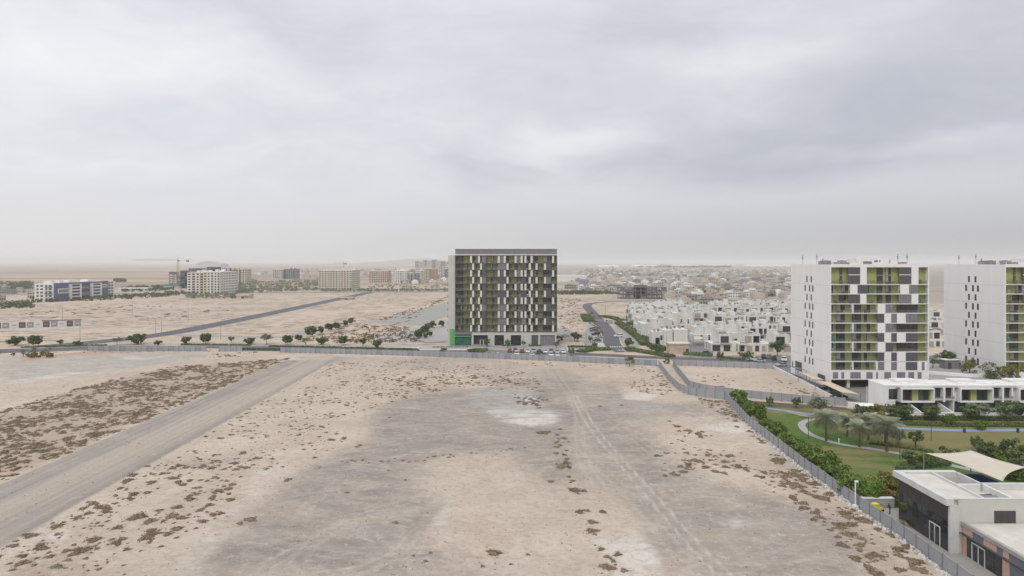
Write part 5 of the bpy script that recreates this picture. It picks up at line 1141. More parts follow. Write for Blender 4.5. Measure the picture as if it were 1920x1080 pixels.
# ------------------------------------------------------------------ cars
M_tyre = mat('tyre_rubber', (.02, .02, .02), .9); M_cglass = glass('car_glass', (.02, .025, .03), .08)
def car_mesh(color, kind):
    m = bpy.data.materials.get('paint_' + color) or mat('paint_' + color, {'white': (.72, .72, .72), 'silver': (.38, .39, .40), 'black': (.02, .02, .024), 'grey': (.12, .125, .13), 'red': (.28, .03, .025), 'beige': (.45, .40, .32), 'blue': (.05, .08, .16)}[color], .28, .04, 1, spec=.6)
    L_, W_ = (4.5, 1.8) if kind == 'car' else (4.8, 1.95) if kind == 'suv' else (5.6, 2.0)
    if kind == 'car': prof = [(0, .35), (0, .75), (.15, .9), (1.15, 1.0), (1.7, 1.0), (3.9, .98), (4.4, .95), (4.5, .6), (4.45, .32)]; cab = [(1.15, 1.0), (1.9, 1.45), (3.1, 1.47), (3.95, .98)]
    elif kind == 'suv': prof = [(0, .4), (0, .95), (.2, 1.08), (1.2, 1.15), (4.7, 1.12), (4.8, .7), (4.75, .4)]; cab = [(1.2, 1.15), (1.8, 1.75), (4.3, 1.78), (4.7, 1.12)]
    else: prof = [(0, .4), (0, 1.0), (.4, 1.25), (1.0, 1.3), (5.6, 1.28), (5.6, .5), (5.5, .4)]; cab = [(.9, 1.3), (1.5, 2.15), (5.4, 2.2), (5.6, 1.28)]
    def ext(mb, pr, w, mm, tap=0):
        n = len(pr); i = len(mb.v); k = mb.mi(mm); zmin = min(p[1] for p in pr)
        for s in (-1, 1):
            for x, z in pr: mb.v.append((x - L_ / 2, s * (w / 2 - (tap if z > zmin + .1 else 0)), z))
        for a in range(n): b = (a + 1) % n; mb.f.append((i + a, i + b, i + n + b, i + n + a)); mb.m.append(k)
        mb.f.append(tuple(i + a for a in reversed(range(n)))); mb.m.append(k); mb.f.append(tuple(i + n + a for a in range(n))); mb.m.append(k)
    b = MB(); ext(b, prof, W_, m); c0 = cab; ext(b, [(c0[1][0] + .15, c0[1][1] - .1), (c0[1][0] + .15, c0[1][1] + .02), (c0[2][0] - .1, c0[2][1] + .02), (c0[2][0] - .1, c0[2][1] - .1)], W_ - .32, m)
    if kind == 'van': b.box(1.9 - L_ / 2, 5.5 - L_ / 2, -W_ / 2 + .04, W_ / 2 - .04, 1.25, 2.21, m)
    w = MB(); ext(w, cab, W_ - .1, M_cglass, .16)
    wh = MB(); wh.tube([(0, -.1, 0), (0, .1, 0)], .33, M_tyre, 10); wh.tube([(0, -.115, 0), (0, .115, 0)], .19, M_greyp, 8)
    return b.mesh('body'), w.mesh('windows'), wh.mesh('wheel'), L_, W_
CARS = {}
def car(x, y, rz, color, kind, label, group):
    key = (color, kind)
    if key not in CARS: CARS[key] = car_mesh(color, kind)
    b, w, wh, L_, W_ = CARS[key]; o = empty('parked_van' if kind == 'van' else 'parked_car', (x, y, .06), rz)
    link('body', b, o); link('windows', w, o)
    for sx in (-L_ * .31, L_ * .31):
        for sy in (-1, 1): link('wheel', wh, o, (sx, sy * (W_ / 2 - .08), .33))
    tag(o, label, 'van' if kind == 'van' else 'car', group)
gA = 'cars parked in front of the dark block'; V90 = math.pi / 2
RW = [(-1.0, 'red', 'red hatchback at the left end of the car row before the dark block'), (1.5, 'grey', 'grey car next to the red one in the row'), (4.4, 'red', 'second dark red car in the row before the dark block'), (7.0, 'white', 'white car third from the red pair'), (9.6, 'silver', 'silver saloon in the middle of the row'),
      (12.2, 'black', 'black saloon behind the lamp post'), (14.8, 'white', 'white hatchback right of the black saloon'), (17.4, 'grey', 'grey estate near the row end'), (20.0, 'silver', 'silver car beside the last white one'), (22.6, 'white', 'white car closing the row at the block corner')]
for i, (x, c_, lb) in enumerate(RW): car(x, 285 - x * .14 + R.uniform(-.2, .2), V90 + R.uniform(-.03, .03), c_, 'suv' if i % 3 == 1 else 'car', lb, gA)
for i, (x, c_) in enumerate(((2.0, 'white'), (8.5, 'white'), (11.2, 'black'), (13.8, 'grey'), (16.6, 'white'), (19.2, 'white'), (21.9, 'beige'))):
    car(x, 275.6 - x * .2, V90 + R.uniform(-.05, .05), c_, 'car' if i % 2 else 'suv', ['white suv alone at the left of the front row', 'white car behind the hoarding, middle of the front row', 'black suv of the front row', 'grey car of the front row', 'white suv right of the grey front car', 'white saloon second from the right of the front row', 'beige suv at the right end of the front row'][i], 'cars in the front row behind the hoarding')
for i, (px, py, c_, k, rz, lb) in enumerate([(1122, 654, 'white', 'van', 0, 'long white van at the hedge by the villa road'), (1119, 640, 'grey', 'car', 0, 'grey car behind the white van'), (1123, 634, 'silver', 'car', 0, 'silver car in the side bays, nearer pair'), (1117, 628.5, 'black', 'suv', 0, 'black suv in the side bays of the villa road'), (1113, 622, 'grey', 'suv', 0, 'dark grey suv further up the bays'), (1112, 618, 'black', 'car', 0, 'last dark car up the bays'),
        (1160, 632, 'white', 'suv', .1, 'white car alone on the pale parking strip'), (1141, 606, 'silver', 'van', .1, 'silver van under the hedge at the road bend'), (1110, 588, 'black', 'car', 1.5, 'dark car driving far up the villa road'), (932, 668, 'white', 'car', .4, 'white car nosing out beside the hedge island'),
        (1413, 676, 'white', 'car', -.3, 'white saloon at the end of the terrace strip'), (1424, 679, 'silver', 'car', -.3, 'silver car behind the white saloon'), (1432, 672, 'black', 'suv', 1.2, 'first dark car under the trees'), (1442, 673, 'grey', 'suv', 1.2, 'second dark car under the trees'), (1452, 675, 'black', 'car', 1.2, 'third dark car under the trees'),
        (1470, 677, 'white', 'suv', 1.2, 'white suv beside the tower wall'), (1466, 687, 'silver', 'car', .2, 'silver car at the drive below the white suv'), (1304, 632, 'white', 'car', 1.0, 'white car in the villa forecourt'), (1289, 634, 'black', 'suv', .9, 'dark suv in the villa forecourt'), (1313, 628, 'grey', 'car', 1, 'grey car under the villa carport'), (1322, 664, 'blue', 'car', 0, 'dark blue car at the villa gate'),
        (1573, 748, 'black', 'car', .1, 'black car under the near end of the tan canopy'), (1563, 739, 'grey', 'car', .1, 'grey car under the middle of the tan canopy'), (1552, 731, 'black', 'suv', .1, 'black suv under the far end of the tan canopy'), (690, 553, 'white', 'car', 0, 'tiny white car on the far crossing road'), (826, 552, 'white', 'car', 0, 'white car on the far road beside the dark block')]):
    x, y = G(px, py); car(x, y, rz, c_, k, lb, 'cars round the villas and the street')
# scooter with rider by the planter
o = empty('yellow_scooter', (58.3, 102.2, .05), .2); My = mat('yellow_paint', (.62, .60, .03), .5)
MB().box(-.9, .1, -.4, .4, .65, 1.5, My).build('cargo_box', o); MB().box(-.5, .95, -.16, .16, .45, .7, My).tube([(.95, 0, .5), (.8, 0, 1.15)], .06, My).build('body', o); MB().tube([(.8, -.35, 1.15), (.8, .35, 1.15)], .035, M_metald, 5).build('handlebar', o)
for x in (-.6, .95): MB().tube([(x, -.07, .3), (x, .07, .3)], .3, M_tyre, 12).build('wheel', o)
tag(o, 'yellow delivery scooter with a big box beside the planter wall', 'scooter')
def person(x, y, rz, label, group=None):
    J = {'pel': (0, 0, .95, .15), 'ch': (.08, 0, 1.32, .17), 'nk': (.16, 0, 1.5, .06), 'hd0': (.2, 0, 1.58, .09), 'hd': (.22, 0, 1.68, .105)}
    E = [('pel', 'ch'), ('ch', 'nk'), ('nk', 'hd0'), ('hd0', 'hd')]
    for s, n in ((-1, 'l'), (1, 'r')):
        J.update({'hip' + n: (0, s * .1, .88, .1), 'kn' + n: (.06 * s, s * .12, .48, .065), 'an' + n: (0 + .1 * s, s * .12, .08, .045), 'to' + n: (.14 + .1 * s, s * .13, .04, .04), 'sh' + n: (.08, s * .19, 1.42, .065), 'el' + n: (.18, s * .25, 1.16, .048), 'wr' + n: (.38, s * .2, 1.1, .035), 'ha' + n: (.46, s * .19, 1.1, .04)})
        E += [('pel', 'hip' + n), ('hip' + n, 'kn' + n), ('kn' + n, 'an' + n), ('an' + n, 'to' + n), ('ch', 'sh' + n), ('sh' + n, 'el' + n), ('el' + n, 'wr' + n), ('wr' + n, 'ha' + n)]
    ks = list(J); me = bpy.data.meshes.new('body'); me.from_pydata([J[k][:3] for k in ks], [(ks.index(a), ks.index(b)) for a, b in E], [])
    o = link('person', me, None, (x, y, .05), rz); sk = o.modifiers.new('s', 'SKIN')
    for i, k in enumerate(ks): me.skin_vertices[0].data[i].radius = (J[k][3], J[k][3]); me.skin_vertices[0].data[i].use_root = (i == 0)
    o.modifiers.new('u', 'SUBSURF').levels = 1; me.materials.append(mat('black_clothes', (.02, .02, .022), .9)); tag(o, label, 'person', group)
person(60.0, 101.6, 2.9, 'person in black leaning towards the yellow scooter')

# ------------------------------------------------------------------ advertising boards, gatehouse, left clutter
M_b = [mat('board_white', (.62, .60, .58), .7), mat('board_dark_red', (.13, .07, .07), .7), mat('board_grey', (.28, .28, .31), .7), mat('board_cream', (.6, .57, .52), .7)]
o = empty('advertising_hoarding', (-395, 388, 0)); d = Vector((67, 32)); d = Vector((-395 + 70, 0)); x0, y0 = G(-60, 623); x1, y1 = G(153, 616); ang = math.atan2(y1 - y0, x1 - x0); Lb = math.hypot(x1 - x0, y1 - y0); o.location = (x0, y0, 0); o.rotation_euler[2] = ang
MB().box(0, Lb, 0, .3, 0, 5.2, M_white2).build('panel_wall', o); seq = [0, 2, 0, 1, 2, 0, 1, 2, 0, 1, 2, 0, 1, 2]; n = len(seq); w = Lb / n
for i, k in enumerate(seq): MB().box(i * w + .3, (i + 1) * w - .4, -.12, -.003, 1.6, 4.9, M_b[k]).box(i * w + w * .25, i * w + w * .7, -.14, -.121, 3.0, 3.5, M_b[2 if k != 2 else 0]).build('board', o)
MB().box(Lb - 20, Lb, -.2, .5, 5.2, 5.7, M_greyp).build('cap', o); tag(o, 'long low hoarding of white, grey and dark red boards on the western sand', 'hoarding')
g = empty('gatehouse', (GX(1245, 290), 280, 0)); Mp = mat('pink_beige_render', (.50, .40, .32), .85); MB().box(0, 9, 0, 6, 0, 4.2, Mp).build('wall', g); MB().box(-.4, 9.4, -.4, 6.4, 4.2, 4.6, mat('cream_coping', (.6, .5, .4), .8)).build('roof', g); MB().box(2.5, 6.5, -.06, -.003, 1, 3, mat('pink_shutter', (.45, .36, .30), .8)).build('window', g); MB().box(7.2, 8.4, -.06, -.003, 0, 2.2, M_frame).build('door', g)
tag(g, 'small pink beige gatehouse at the villa entrance', 'gatehouse')
for i in range(22):
    x, y = G(R.uniform(20, 100), R.uniform(666, 672)); tree('garden_shrub', R.choice(['shrub', 'rust', 'sparse']), x, y, R.uniform(.5, .9), 'small shrub of the thicket by the street at the west end', 'shrub', 'shrubs by the street at the west end')

# ------------------------------------------------------------------ villas
M_vw = mat('villa_white', (.61, .61, .575), .85, .12, .3, stretch=(1, 1, .4)); M_vb = mat('villa_beige_screen', (.34, .31, .27), .8, .1, 1)
def villa_proto(v):
    r = random.Random(100 + v); W = r.uniform(9, 12); D = r.uniform(9, 12); root = empty('villa', (0, 0, 0)); h1, h2 = 3.4, 6.9
    lw = MB().box(0, W, 0, D, 0, h1, M_vw); s = r.uniform(0, W * .3); e = W - r.uniform(0, W * .25) if v % 2 else W; y0 = -1.2 if v % 3 else .6
    lw.box(s, e, y0, D * r.uniform(.75, 1) - .1, h1 + .002, h2, M_vw); lw.build('wall', root)
    p = MB()
    for a, b, c_, d_ in ((s, e, y0, y0 + .2), (s, e, D * .7, D * .7 + .2), (s, s + .2, y0 + .2, D * .7), (e - .2, e, y0 + .2, D * .7)): p.box(a, b, c_, d_, h2 + .002, h2 + .7, M_vw)
    p.build('parapet', root)
    for i in range(r.randint(6, 9)):
        rf = MB(); x, y = r.uniform(s + .3, e - 2), r.uniform(y0 + .5, D * .6); hh = r.uniform(.6, 1.7); rf.box(x, x + r.uniform(.7, 1.6), y, y + r.uniform(.7, 1.4), h2 + .01, h2 + hh, r.choice([M_greyp, M_white2, M_vb, M_conc, M_slab])); rf.build('roof_unit', root)
    rf = MB(); rf.box(s + .5, s + 3.2, D * .35, D * .6, h2 + .012, h2 + 2.3, M_vw); rf.build('roof_room', root)
    x = s + .6
    while x < e - 1.6:
        w = r.uniform(1.6, 4.0); w = min(w, e - x - .4)
        if w < .8: break
        m_ = r.choice([M_glass, M_glass, M_vb, M_frame]); MB().box(x, x + w, y0 - .05, y0 - .003, h1 + .35, h2 - .3, m_).box(x - .1, x + w + .1, y0 - .12, y0 - .051, h1 + .2, h1 + .34, M_vw).build('window', root); x += w + r.uniform(.6, 2.4)
    x = .6
    while x < W - 1.6:
        w = min(r.uniform(1.5, 4), W - x - .3); MB().box(x, x + w, -.05, -.003, .1, 2.6, r.choice([M_glass, M_frame, M_vb])).build('window', root); x += w + r.uniform(.5, 1.5)
    for sx, xx in ((-1, 0), (1, W)):
        for yy in (D * .25, D * .6): MB().box(*sorted((xx + sx * .04, xx + sx * .003)), yy, yy + .9, 2.8, 3.3, M_glass).box(*sorted((xx + sx * .04, xx + sx * .003)), yy, yy + .8, .8, 2.6, M_glass).build('window', root)
    fw = MB().box(-.5, W + .5, -4.5, -4.3, 0, 1.8, M_vw); fw.box(-.5, -.3, -4.3, 0, 0, 1.8, M_vw); fw.build('garden_wall', root) if v % 2 == 0 else None
    if v % 2: MB().box(.3, 3.5, -1.2, -.0, h1 - .3, h1 + .0, M_slab).box(.3, 3.5, -1.2, -1.12, h1, h1 + .9, M_balg).build('balcony', root)
    root.location = (0, -500, 0); return root, W
VP = [villa_proto(i) for i in range(7)]; used = set()
def villa(v, x, y, rz, label, group, s=1.0):
    root, W = VP[v]
    c_, s_ = math.cos(rz), math.sin(rz); x = x + 5 - (W / 2 * c_ - 5 * s_) * s; y = y + (5 - (W / 2 * s_ + 5 * c_)) * s
    if v in used: root = copy_tree(root, (x, y, 0), rz)
    else: root.location = (x, y, 0); root.rotation_euler = (0, 0, rz); used.add(v)
    root.scale = (s, s, s); tag(root, label, 'villa', group); return root
gv = 'white cube villas of the estate'
# front terrace facing the street
fx0 = GX(1336, 288)
for i, v in enumerate((1, 3, 5)): villa(v, fx0 + i * 12.4, 288 - i * 1.0, 0, ['white terrace villa with a wide upper window, first right of the forecourt', 'middle white villa of the street terrace with two window bays', 'white terrace villa behind the large dark tree'][i], gv, 1.05)
# end block with blank walls
o = empty('villa', (GX(1240, 305), 300, 0)); MB().box(0, 4.2, 0, 9, 0, 8.2, M_vw).box(4.6, 11, -.6, 9, 0, 8.6, M_vw).box(-5, 0, 2, 9, 0, 7.2, M_vw).build('wall', o); MB().box(4.22, 4.58, .6, 9, 0, 7.5, M_frame).build('gap_panel', o); MB().box(-3.5, -1.5, 1.93, 1.997, 1, 4.5, M_glass).build('window', o); MB().box(-1.2, -.2, 1.93, 1.997, 3.4, 5.5, M_glass2).build('window', o)
r_ = MB()
for i in range(7): r_.box(-4 + i * 2, -3.2 + i * 2, 3 + (i % 3), 4.2 + (i % 3), 7.2 if i < 2 else 8.61, 8.4 if i < 2 else 9.5, M_greyp if i % 2 else M_vb)
r_.build('roof_unit', o); tag(o, 'white end villa with tall blank walls behind the gatehouse', 'villa', gv)
vi = 0
rowsv = [(592, 1262, 1300, 2, 0), (599, 1280, 1312, 2, 0), (608, 1272, 1300, 1, .3), (584, 1225, 1290, 3, .2), (634, 1222, 1234, 1, .35), (621, 1206, 1252, 3, .35), (611, 1196, 1262, 4, .3), (602, 1188, 1274, 6, .25), (595, 1186, 1255, 5, .2), (589, 1186, 1235, 4, .2),
         (640, 1316, 1330, 1, .5), (636, 1340, 1487, 6, 0), (615, 1335, 1490, 7, 0), (609, 1325, 1495, 6, 0), (595, 1310, 1500, 8, 0), (590.5, 1300, 1500, 7, 0), (583, 1330, 1500, 6, 0)]
for py, a, b, n, rot in rowsv:
    for i in range(n):
        px = a + (b - a) * (i + .5) / n + R.uniform(-2, 2); x, y = G(px, py + R.uniform(-1.2, 1.2))
        lb = 'white cube villa of the diagonal row beside the hedge' if px < 1280 else 'white cube villa in the blocks behind the street terrace'
        villa(R.randrange(7), x - 5, y, (R.choice([-1.57, 1.57, 1.57]) if rot else R.choice([0, 0, 0, 0, 0, 0, 1.57, -1.57])) + R.uniform(-.02, .02), lb, gv + (' beside the hedge' if px < 1280 else ' behind the terrace'), R.uniform(.95, 1.12))
for px, py, v, lb in ((1312, 606, 2, 'taller white villa with a dark upper window standing over the estate'), (1415, 640, 4, 'white villa in the second line behind the terrace'), (1752, 626, 5, 'white villa seen between the two towers'), (1757, 604, 0, 'smaller white villa higher between the two towers'), (1750, 650, 3, 'nearest white villa between the two towers')):
    x, y = G(px, py); villa(v, x - 5, y, 0, lb, gv, 1.0)
sail('shade_sail', [(GX(1301, 305), 305, 3.6), (GX(1301, 315), 315, 3.6), (GX(1318, 315), 315, 3.3), (GX(1318, 305), 305, 3.3)], M_cream, -.2, .08, 'cream carport canopy in the villa forecourt', 'carport', 'villa carports')
sheet('yard', PX((1280, 618), (1335, 618), (1338, 668), (1280, 664)), M_asph2, .055)

# ------------------------------------------------------------------ far buildings
def flats(x0, x1, y0, y1, h, fl, nb, wm, cm, label, name='apartment_building', wm2=None, sideb=None, roofm=None, style=0, group='apartment buildings across the plain'):
    W, D = x1 - x0, y1 - y0; root = empty(name, (x0, y0, 0)); b = MB(); b.box(0, W, 0, D, 0, h, wm); b.build('wall', root)
    p = MB(); p.box(-.3, W + .3, -.3, D + .3, h + .002, h + .9, cm); 
    for i in range(5): a = R.uniform(1, W - 6); c_ = R.uniform(1, D - 6); p.box(a, a + R.uniform(3, 5), c_, c_ + R.uniform(3, 5), h + .9, h + R.uniform(2, 4.2), roofm or wm)
    p.build('roof', root)
    wins = []; bals = []; fh = (h - 1) / fl; bw = W / nb
    ribs_ = MB()
    for j in range(nb):
        kind = (j * 3 + style) % 4
        if kind == 1: ribs_.box(j * bw + .1, (j + 1) * bw - .1, -.7, -.003, 1.5, h + .5, wm2 or cm)
        for i in range(fl):
            z = 1 + i * fh; y = -.76 if kind == 1 else -.06; a = j * bw + bw * .25; e = j * bw + bw * .75
            if kind == 3: bals.append((1, MB().box(j * bw + .4, (j + 1) * bw - .4, -1.3, -.003, z + .1, z + .25, cm).box(j * bw + .4, (j + 1) * bw - .4, -1.3, -1.2, z + .25, z + 1.2, cm))); a, e = j * bw + .8, (j + 1) * bw - .8
            wins.append((e - a, MB().box(a, e, y, y + .055, z + .9, z + fh - .5, M_glass)))
    if ribs_.v: ribs_.build('bay', root)
    nd = max(2, int(D / bw)); dw = D / nd; xs = W if (x0 + x1) / 2 < 0 else 0; sx = 1 if xs else -1
    for j in range(nd):
        for i in range(fl):
            z = 1 + i * fh; wins.append((dw * .45, MB().box(*sorted((xs + sx * .003, xs + sx * .06)), j * dw + dw * .3, j * dw + dw * .75, z + .9, z + fh - .5, M_glass)))
    many(wins, 'window', root); many(bals, 'balcony', root) if bals else None
    tag(root, label, 'apartment building', group); return root
M_bb = mat('beige_flats', (.58, .53, .44), .9, .06, .2); M_tanf = mat('tan_flats', (.45, .38, .27), .9, .06, .2); M_pkf = mat('pink_flats', (.53, .44, .36), .9, .06, .2); M_wf = mat('white_flats', (.68, .67, .65), .9, .05, .2); M_org = mat('orange_flats', (.50, .33, .2), .9); M_sage = mat('sage_flats', (.42, .43, .34), .9); M_gcon = mat('grey_frame_concrete', (.22, .23, .25), .95, .1, .4)
# blue and white block, long side facing east
bl = empty('apartment_building', (-485, 650, 0)); M_bl = mat('slate_blue_render', (.11, .135, .22), .85, .06, .2); M_gw = mat('grey_green_render', (.25, .26, .24), .85)
MB().box(0, 19, 0, 100, 0, 18.4, M_wf).build('wall', bl); MB().box(19.003, 19.4, 1, 88, 0, 18.9, M_bl).build('blue_facade', bl)
for y0, y1 in ((22, 40), (56, 74)):
    MB().box(19.403, 21.2, y0, y1, 0, 17, M_wf).build('bay', bl)
    for i in range(5): MB().box(21.203, 21.26, y0 + 3, y1 - 3, 1.4 + i * 3.3, 3.3 + i * 3.3, M_glass).build('window', bl)
for y0, y1, z0, z1 in ((6, 22, 8, 13), (74, 86, 11.5, 15)):
    MB().box(19.403, 19.7, y0, y1, z0, z1, M_wf).build('frame_band', bl); MB().box(19.703, 19.76, y0 + 1.2, y1 - 1, z0 + .9, z1 - .9, M_gw).build('panel', bl)
for i in range(5):
    MB().box(19.403, 19.46, 41, 55, 2 + i * 3.3, 3.6 + i * 3.3, M_gw if i % 2 else M_glass).build('window', bl)
    for y in (89, 94): MB().box(19.003, 20.6, y, y + 4, 1.6 + i * 3.3, 2.7 + i * 3.3, M_wf).build('balcony', bl); MB().box(19.003, 19.06, y + .3, y + 3.6, 2.75 + i * 3.3, 4.1 + i * 3.3, M_glass).build('window', bl)
for i in range(5):
    for a, e in ((2, 4.2), (6, 8.6), (11, 13), (14.5, 17.5)):
        MB().box(a, e, -.06, -.003, 1.6 + i * 3.4, 3.4 + i * 3.4, M_glass).build('window', bl)
    MB().box(10.3, 18.4, -1.2, -.061, 1.0 + i * 3.4, 1.6 + i * 3.4, M_wf if i % 2 else M_bl).build('balcony', bl)
for a, b in ((4, 10), (30, 42), (60, 70), (16, 22)): MB().box(6, 14, a, b, 18.402, 21.2, M_wf).build('roof_unit', bl)
tag(bl, 'long blue and white apartment building standing alone on the western plain', 'apartment building', 'apartment buildings across the plain')
flats(-406, -385, 800, 846, 26.5, 8, 4, M_wf, M_bb, 'pale flats with tan bays, left half of the pair beside the crane', wm2=M_tanf, style=0)
flats(-384, -363, 797, 846, 27.5, 8, 5, M_wf, M_wf, 'pinkish white flats, right half of the pair beside the crane', wm2=M_bb, style=1)
flats(-279, -231, 923, 973, 28.2, 9, 12, M_bb, M_wf, 'wide beige apartment building with white balconies in the middle distance', wm2=M_bb, style=2)
flats(-282, -247, 1263, 1310, 22.5, 6, 8, M_pkf, M_bb, 'pink beige flats between the wide beige building and the white one', wm2=M_pkf, style=1)
flats(-229, -203, 1231, 1275, 23.2, 7, 6, M_wf, M_wf, 'bright white block of flats in the middle distance', style=2)
flats(-202, -186, 1250, 1290, 19, 6, 4, M_gcon, M_wf, 'grey flats pressed against the bright white block', style=1)
flats(-579, -556, 1548, 1580, 22, 6, 5, M_bb, M_bb, 'small pale beige flats far out on the plain', style=0)
flats(-555, -529, 1560, 1595, 23, 6, 5, M_gcon, M_gcon, 'small grey flats far out beside the pale beige ones', style=3)
flats(-535, -505, 1210, 1240, 26, 7, 5, M_bb, M_tanf, 'beige flats peeping out behind the pair by the crane', style=2)
flats(-194, -181, 1411, 1450, 25.5, 8, 4, M_sage, M_bb, 'sage green narrow flats near the dark block', style=1)
flats(-181, -168, 1414, 1450, 24.5, 8, 3, M_org, M_org, 'orange flats beside the sage green ones', style=0)
for i, (a, b, y, h, m_) in enumerate(((-262, -232, 1700, 22, M_pkf), (-232, -200, 1650, 25, M_bb), (-300, -268, 1750, 19, M_gcon), (-224, -205, 1500, 20, M_pkf), (-168, -140, 1600, 24, M_gcon), (-330, -305, 1900, 18, M_wf), (-205, -185, 1850, 27, M_pkf), (-400, -370, 1850, 12, M_wf))):
    flats(a, b, y, y + 30, h, 6, 5, m_, M_wf, ['pinkish far flats behind the white block', 'beige far flats left of the orange ones', 'grey far slab behind the pink beige flats', 'small pink flats right of the white block', 'grey far flats next to the dark block', 'pale far flats left of the pink beige ones', 'tall pink flats at the back of the far group', 'low white flats farthest left of the group'][i], style=i)
# unfinished frame + crane
def frame(x0, x1, y0, y1, floors, fh, nx_, label, m_=M_gcon, name='unfinished_building', rub=False):
    root = empty(name, (x0, y0, 0)); W, D = x1 - x0, y1 - y0
    for i in range(floors + 1): MB().box(0, W, 0, D, i * fh, i * fh + .4, m_).build('floor_slab', root)
    n = 0
    for i in range(nx_ + 1):
        for y in (0.3, D / 2, D - .8): MB().box(max(0.02, i * W / nx_ - .4), min(W - .02, i * W / nx_ + .4), y, y + .6, .4, floors * fh - .0, M_conc).build('column', root) if False else None
    cols = [(1, MB().box(max(0.02, i * W / nx_ - .4), min(W - .02, i * W / nx_ + .4), y, y + .6, .401 + j * fh, (j + 1) * fh - .001, m_)) for i in range(nx_ + 1) for y in (.1, D * .5, D - .8) for j in range(floors)]
    many(cols, 'column', root); MB().box(W * .35, W * .6, D * .3, D * .7, .4, floors * fh + 2.5, m_).build('core', root)
    inf = [(1, MB().box(i * W / nx_ + .4, (i + 1) * W / nx_ - .4, .8, 1.0, .41 + j * fh, (j + R.choice([.4, .95, .95])) * fh - .01 + .0, mat('block_infill', (.16, .16, .17), .95))) for i in range(nx_) for j in range(floors) if R.random() < .55]
    many(inf, 'infill_wall', root); tag(root, label, 'unfinished building', 'unfinished buildings'); return root
frame(-528, -492, 985, 1015, 7, 3.55, 6, 'dark concrete frame under construction below the crane', mat('dark_blue_concrete', (.12, .13, .15), .95, .1, .4))
frame(-520, -455, 1030, 1070, 7, 4.3, 9, 'wider concrete frame rising behind the pair of pale flats', MATS['dark_blue_concrete'])
frame(GX(1163, 700), GX(1250, 700), 700, 722, 3, 4.2, 9, 'long unfinished concrete frame beyond the villa road', mat('reddish_concrete', (.17, .14, .13), .95))
def crane(x, y, h, jib, cj, rz, label):
    root = empty('tower_crane', (x, y, 0), rz); m_ = mat('crane_paint', (.30, .24, .13), .6); mast = MB(); w = 1.0
    for a in (-w, w):
        for b in (-w, w): mast.tube([(a, b, 0), (a, b, h)], .16, m_, 4)
    for i in range(int(h / 3)):
        mast.tube([(-w, -w, i * 3), (w, -w, i * 3 + 3)], .09, m_, 3); mast.tube([(w, -w, i * 3), (w, w, i * 3 + 3)], .09, m_, 3)
    mast.build('mast', root); j = MB(); 
    for yy, zz2 in ((-.7, h), (.7, h), (0, h + 1.5)): j.tube([(0, yy, zz2), (-jib, yy * .8, zz2 - (0 if zz2 == h else .4))], .14, m_, 4)
    for i in range(int(jib / 3)): j.tube([(-i * 3, -.7, h), (-i * 3 - 1.5, 0, h + 1.5), (-i * 3 - 3, -.7, h)], .08, m_, 3)
    j.build('jib', root); c_ = MB()
    for yy in (-.7, .7): c_.tube([(0, yy, h), (cj, yy, h)], .16, m_, 4)
    c_.build('counter_jib', root); MB().box(cj - 4, cj - .5, -1.2, 1.2, h - 2.2, h + .6, M_conc).build('counterweight', root)
    MB().box(.8, 2.8, -1.6, -.2, h - 1.6, h + .6, M_greyp).build('cab', root); MB().tube([(0, 0, h), (0, 0, h + 6)], [.5, .15], m_, 4).build('tower_head', root)
    t_ = MB(); t_.tube([(0, 0, h + 6), (-jib * .7, 0, h + 1.4)], .06, M_post, 3); t_.tube([(0, 0, h + 6), (cj - 2, 0, h + .3)], .06, M_post, 3); t_.build('tie_rod', root)
    tag(root, label, 'crane', 'tower cranes'); return root
crane(GX(333.6, 975), 975, 43, 70, 17, 0, 'tower crane above the concrete frame by the pale flats')
crane(GX(1148, 1900), 1900, 26, 30, 9, 1.1, 'small distant crane above the far town')
crane(GX(644, 1400), 1400, 38, 26, 8, .9, 'thin crane behind the wide beige apartment building')
# far skyline
for i, (px, y, w, h) in enumerate(((785, 3600, 30, 44), (793, 3700, 26, 52), (801, 3600, 24, 50), (809, 3650, 28, 54), (817, 3600, 26, 48), (826, 3600, 28, 47), (836, 3500, 26, 40), (778, 3900, 24, 48))):
    x = GX(px, y); o = empty('tower_block', (x, y, 0)); MB().box(0, w, 0, w, 0, h, M_gcon if i % 2 else M_bb).build('wall', o); q = MB()
    for j in range(int(h / 4)): q.box(1, w - 1, -.3, -.003, 2 + j * 4, 3.6 + j * 4, M_glass2)
    q.build('window_band', o); tag(o, 'faint tower block on the skyline just left of the dark block', 'tower block', 'faint tower blocks on the skyline')
o = MB(); n = 16; xs = np.linspace(-95, 95, n); zs = [26 + 34 * math.cos(x / 95 * 1.35) * .7 for x in xs]
pr = [(x, 0) for x in xs[:1]] + list(zip(xs, zs)) + [(95, 0)]
i0 = len(o.v); k = o.mi(mat('pale_hangar_sheet', (.45, .45, .44), .8))
for y in (0, 120): o.v += [(x, y, z) for x, z in pr]
m_n = len(pr)
for a in range(m_n): b = (a + 1) % m_n; o.f.append((a, b, m_n + b, m_n + a)); o.m.append(k)
o.f.append(tuple(reversed(range(m_n)))); o.m.append(k); o.f.append(tuple(range(m_n, 2 * m_n))); o.m.append(k)
tag(o.build('hangar', loc=(GX(390, 4700), 4700, 0)), 'huge pale arched hangar faint in the haze behind the crane', 'hangar')
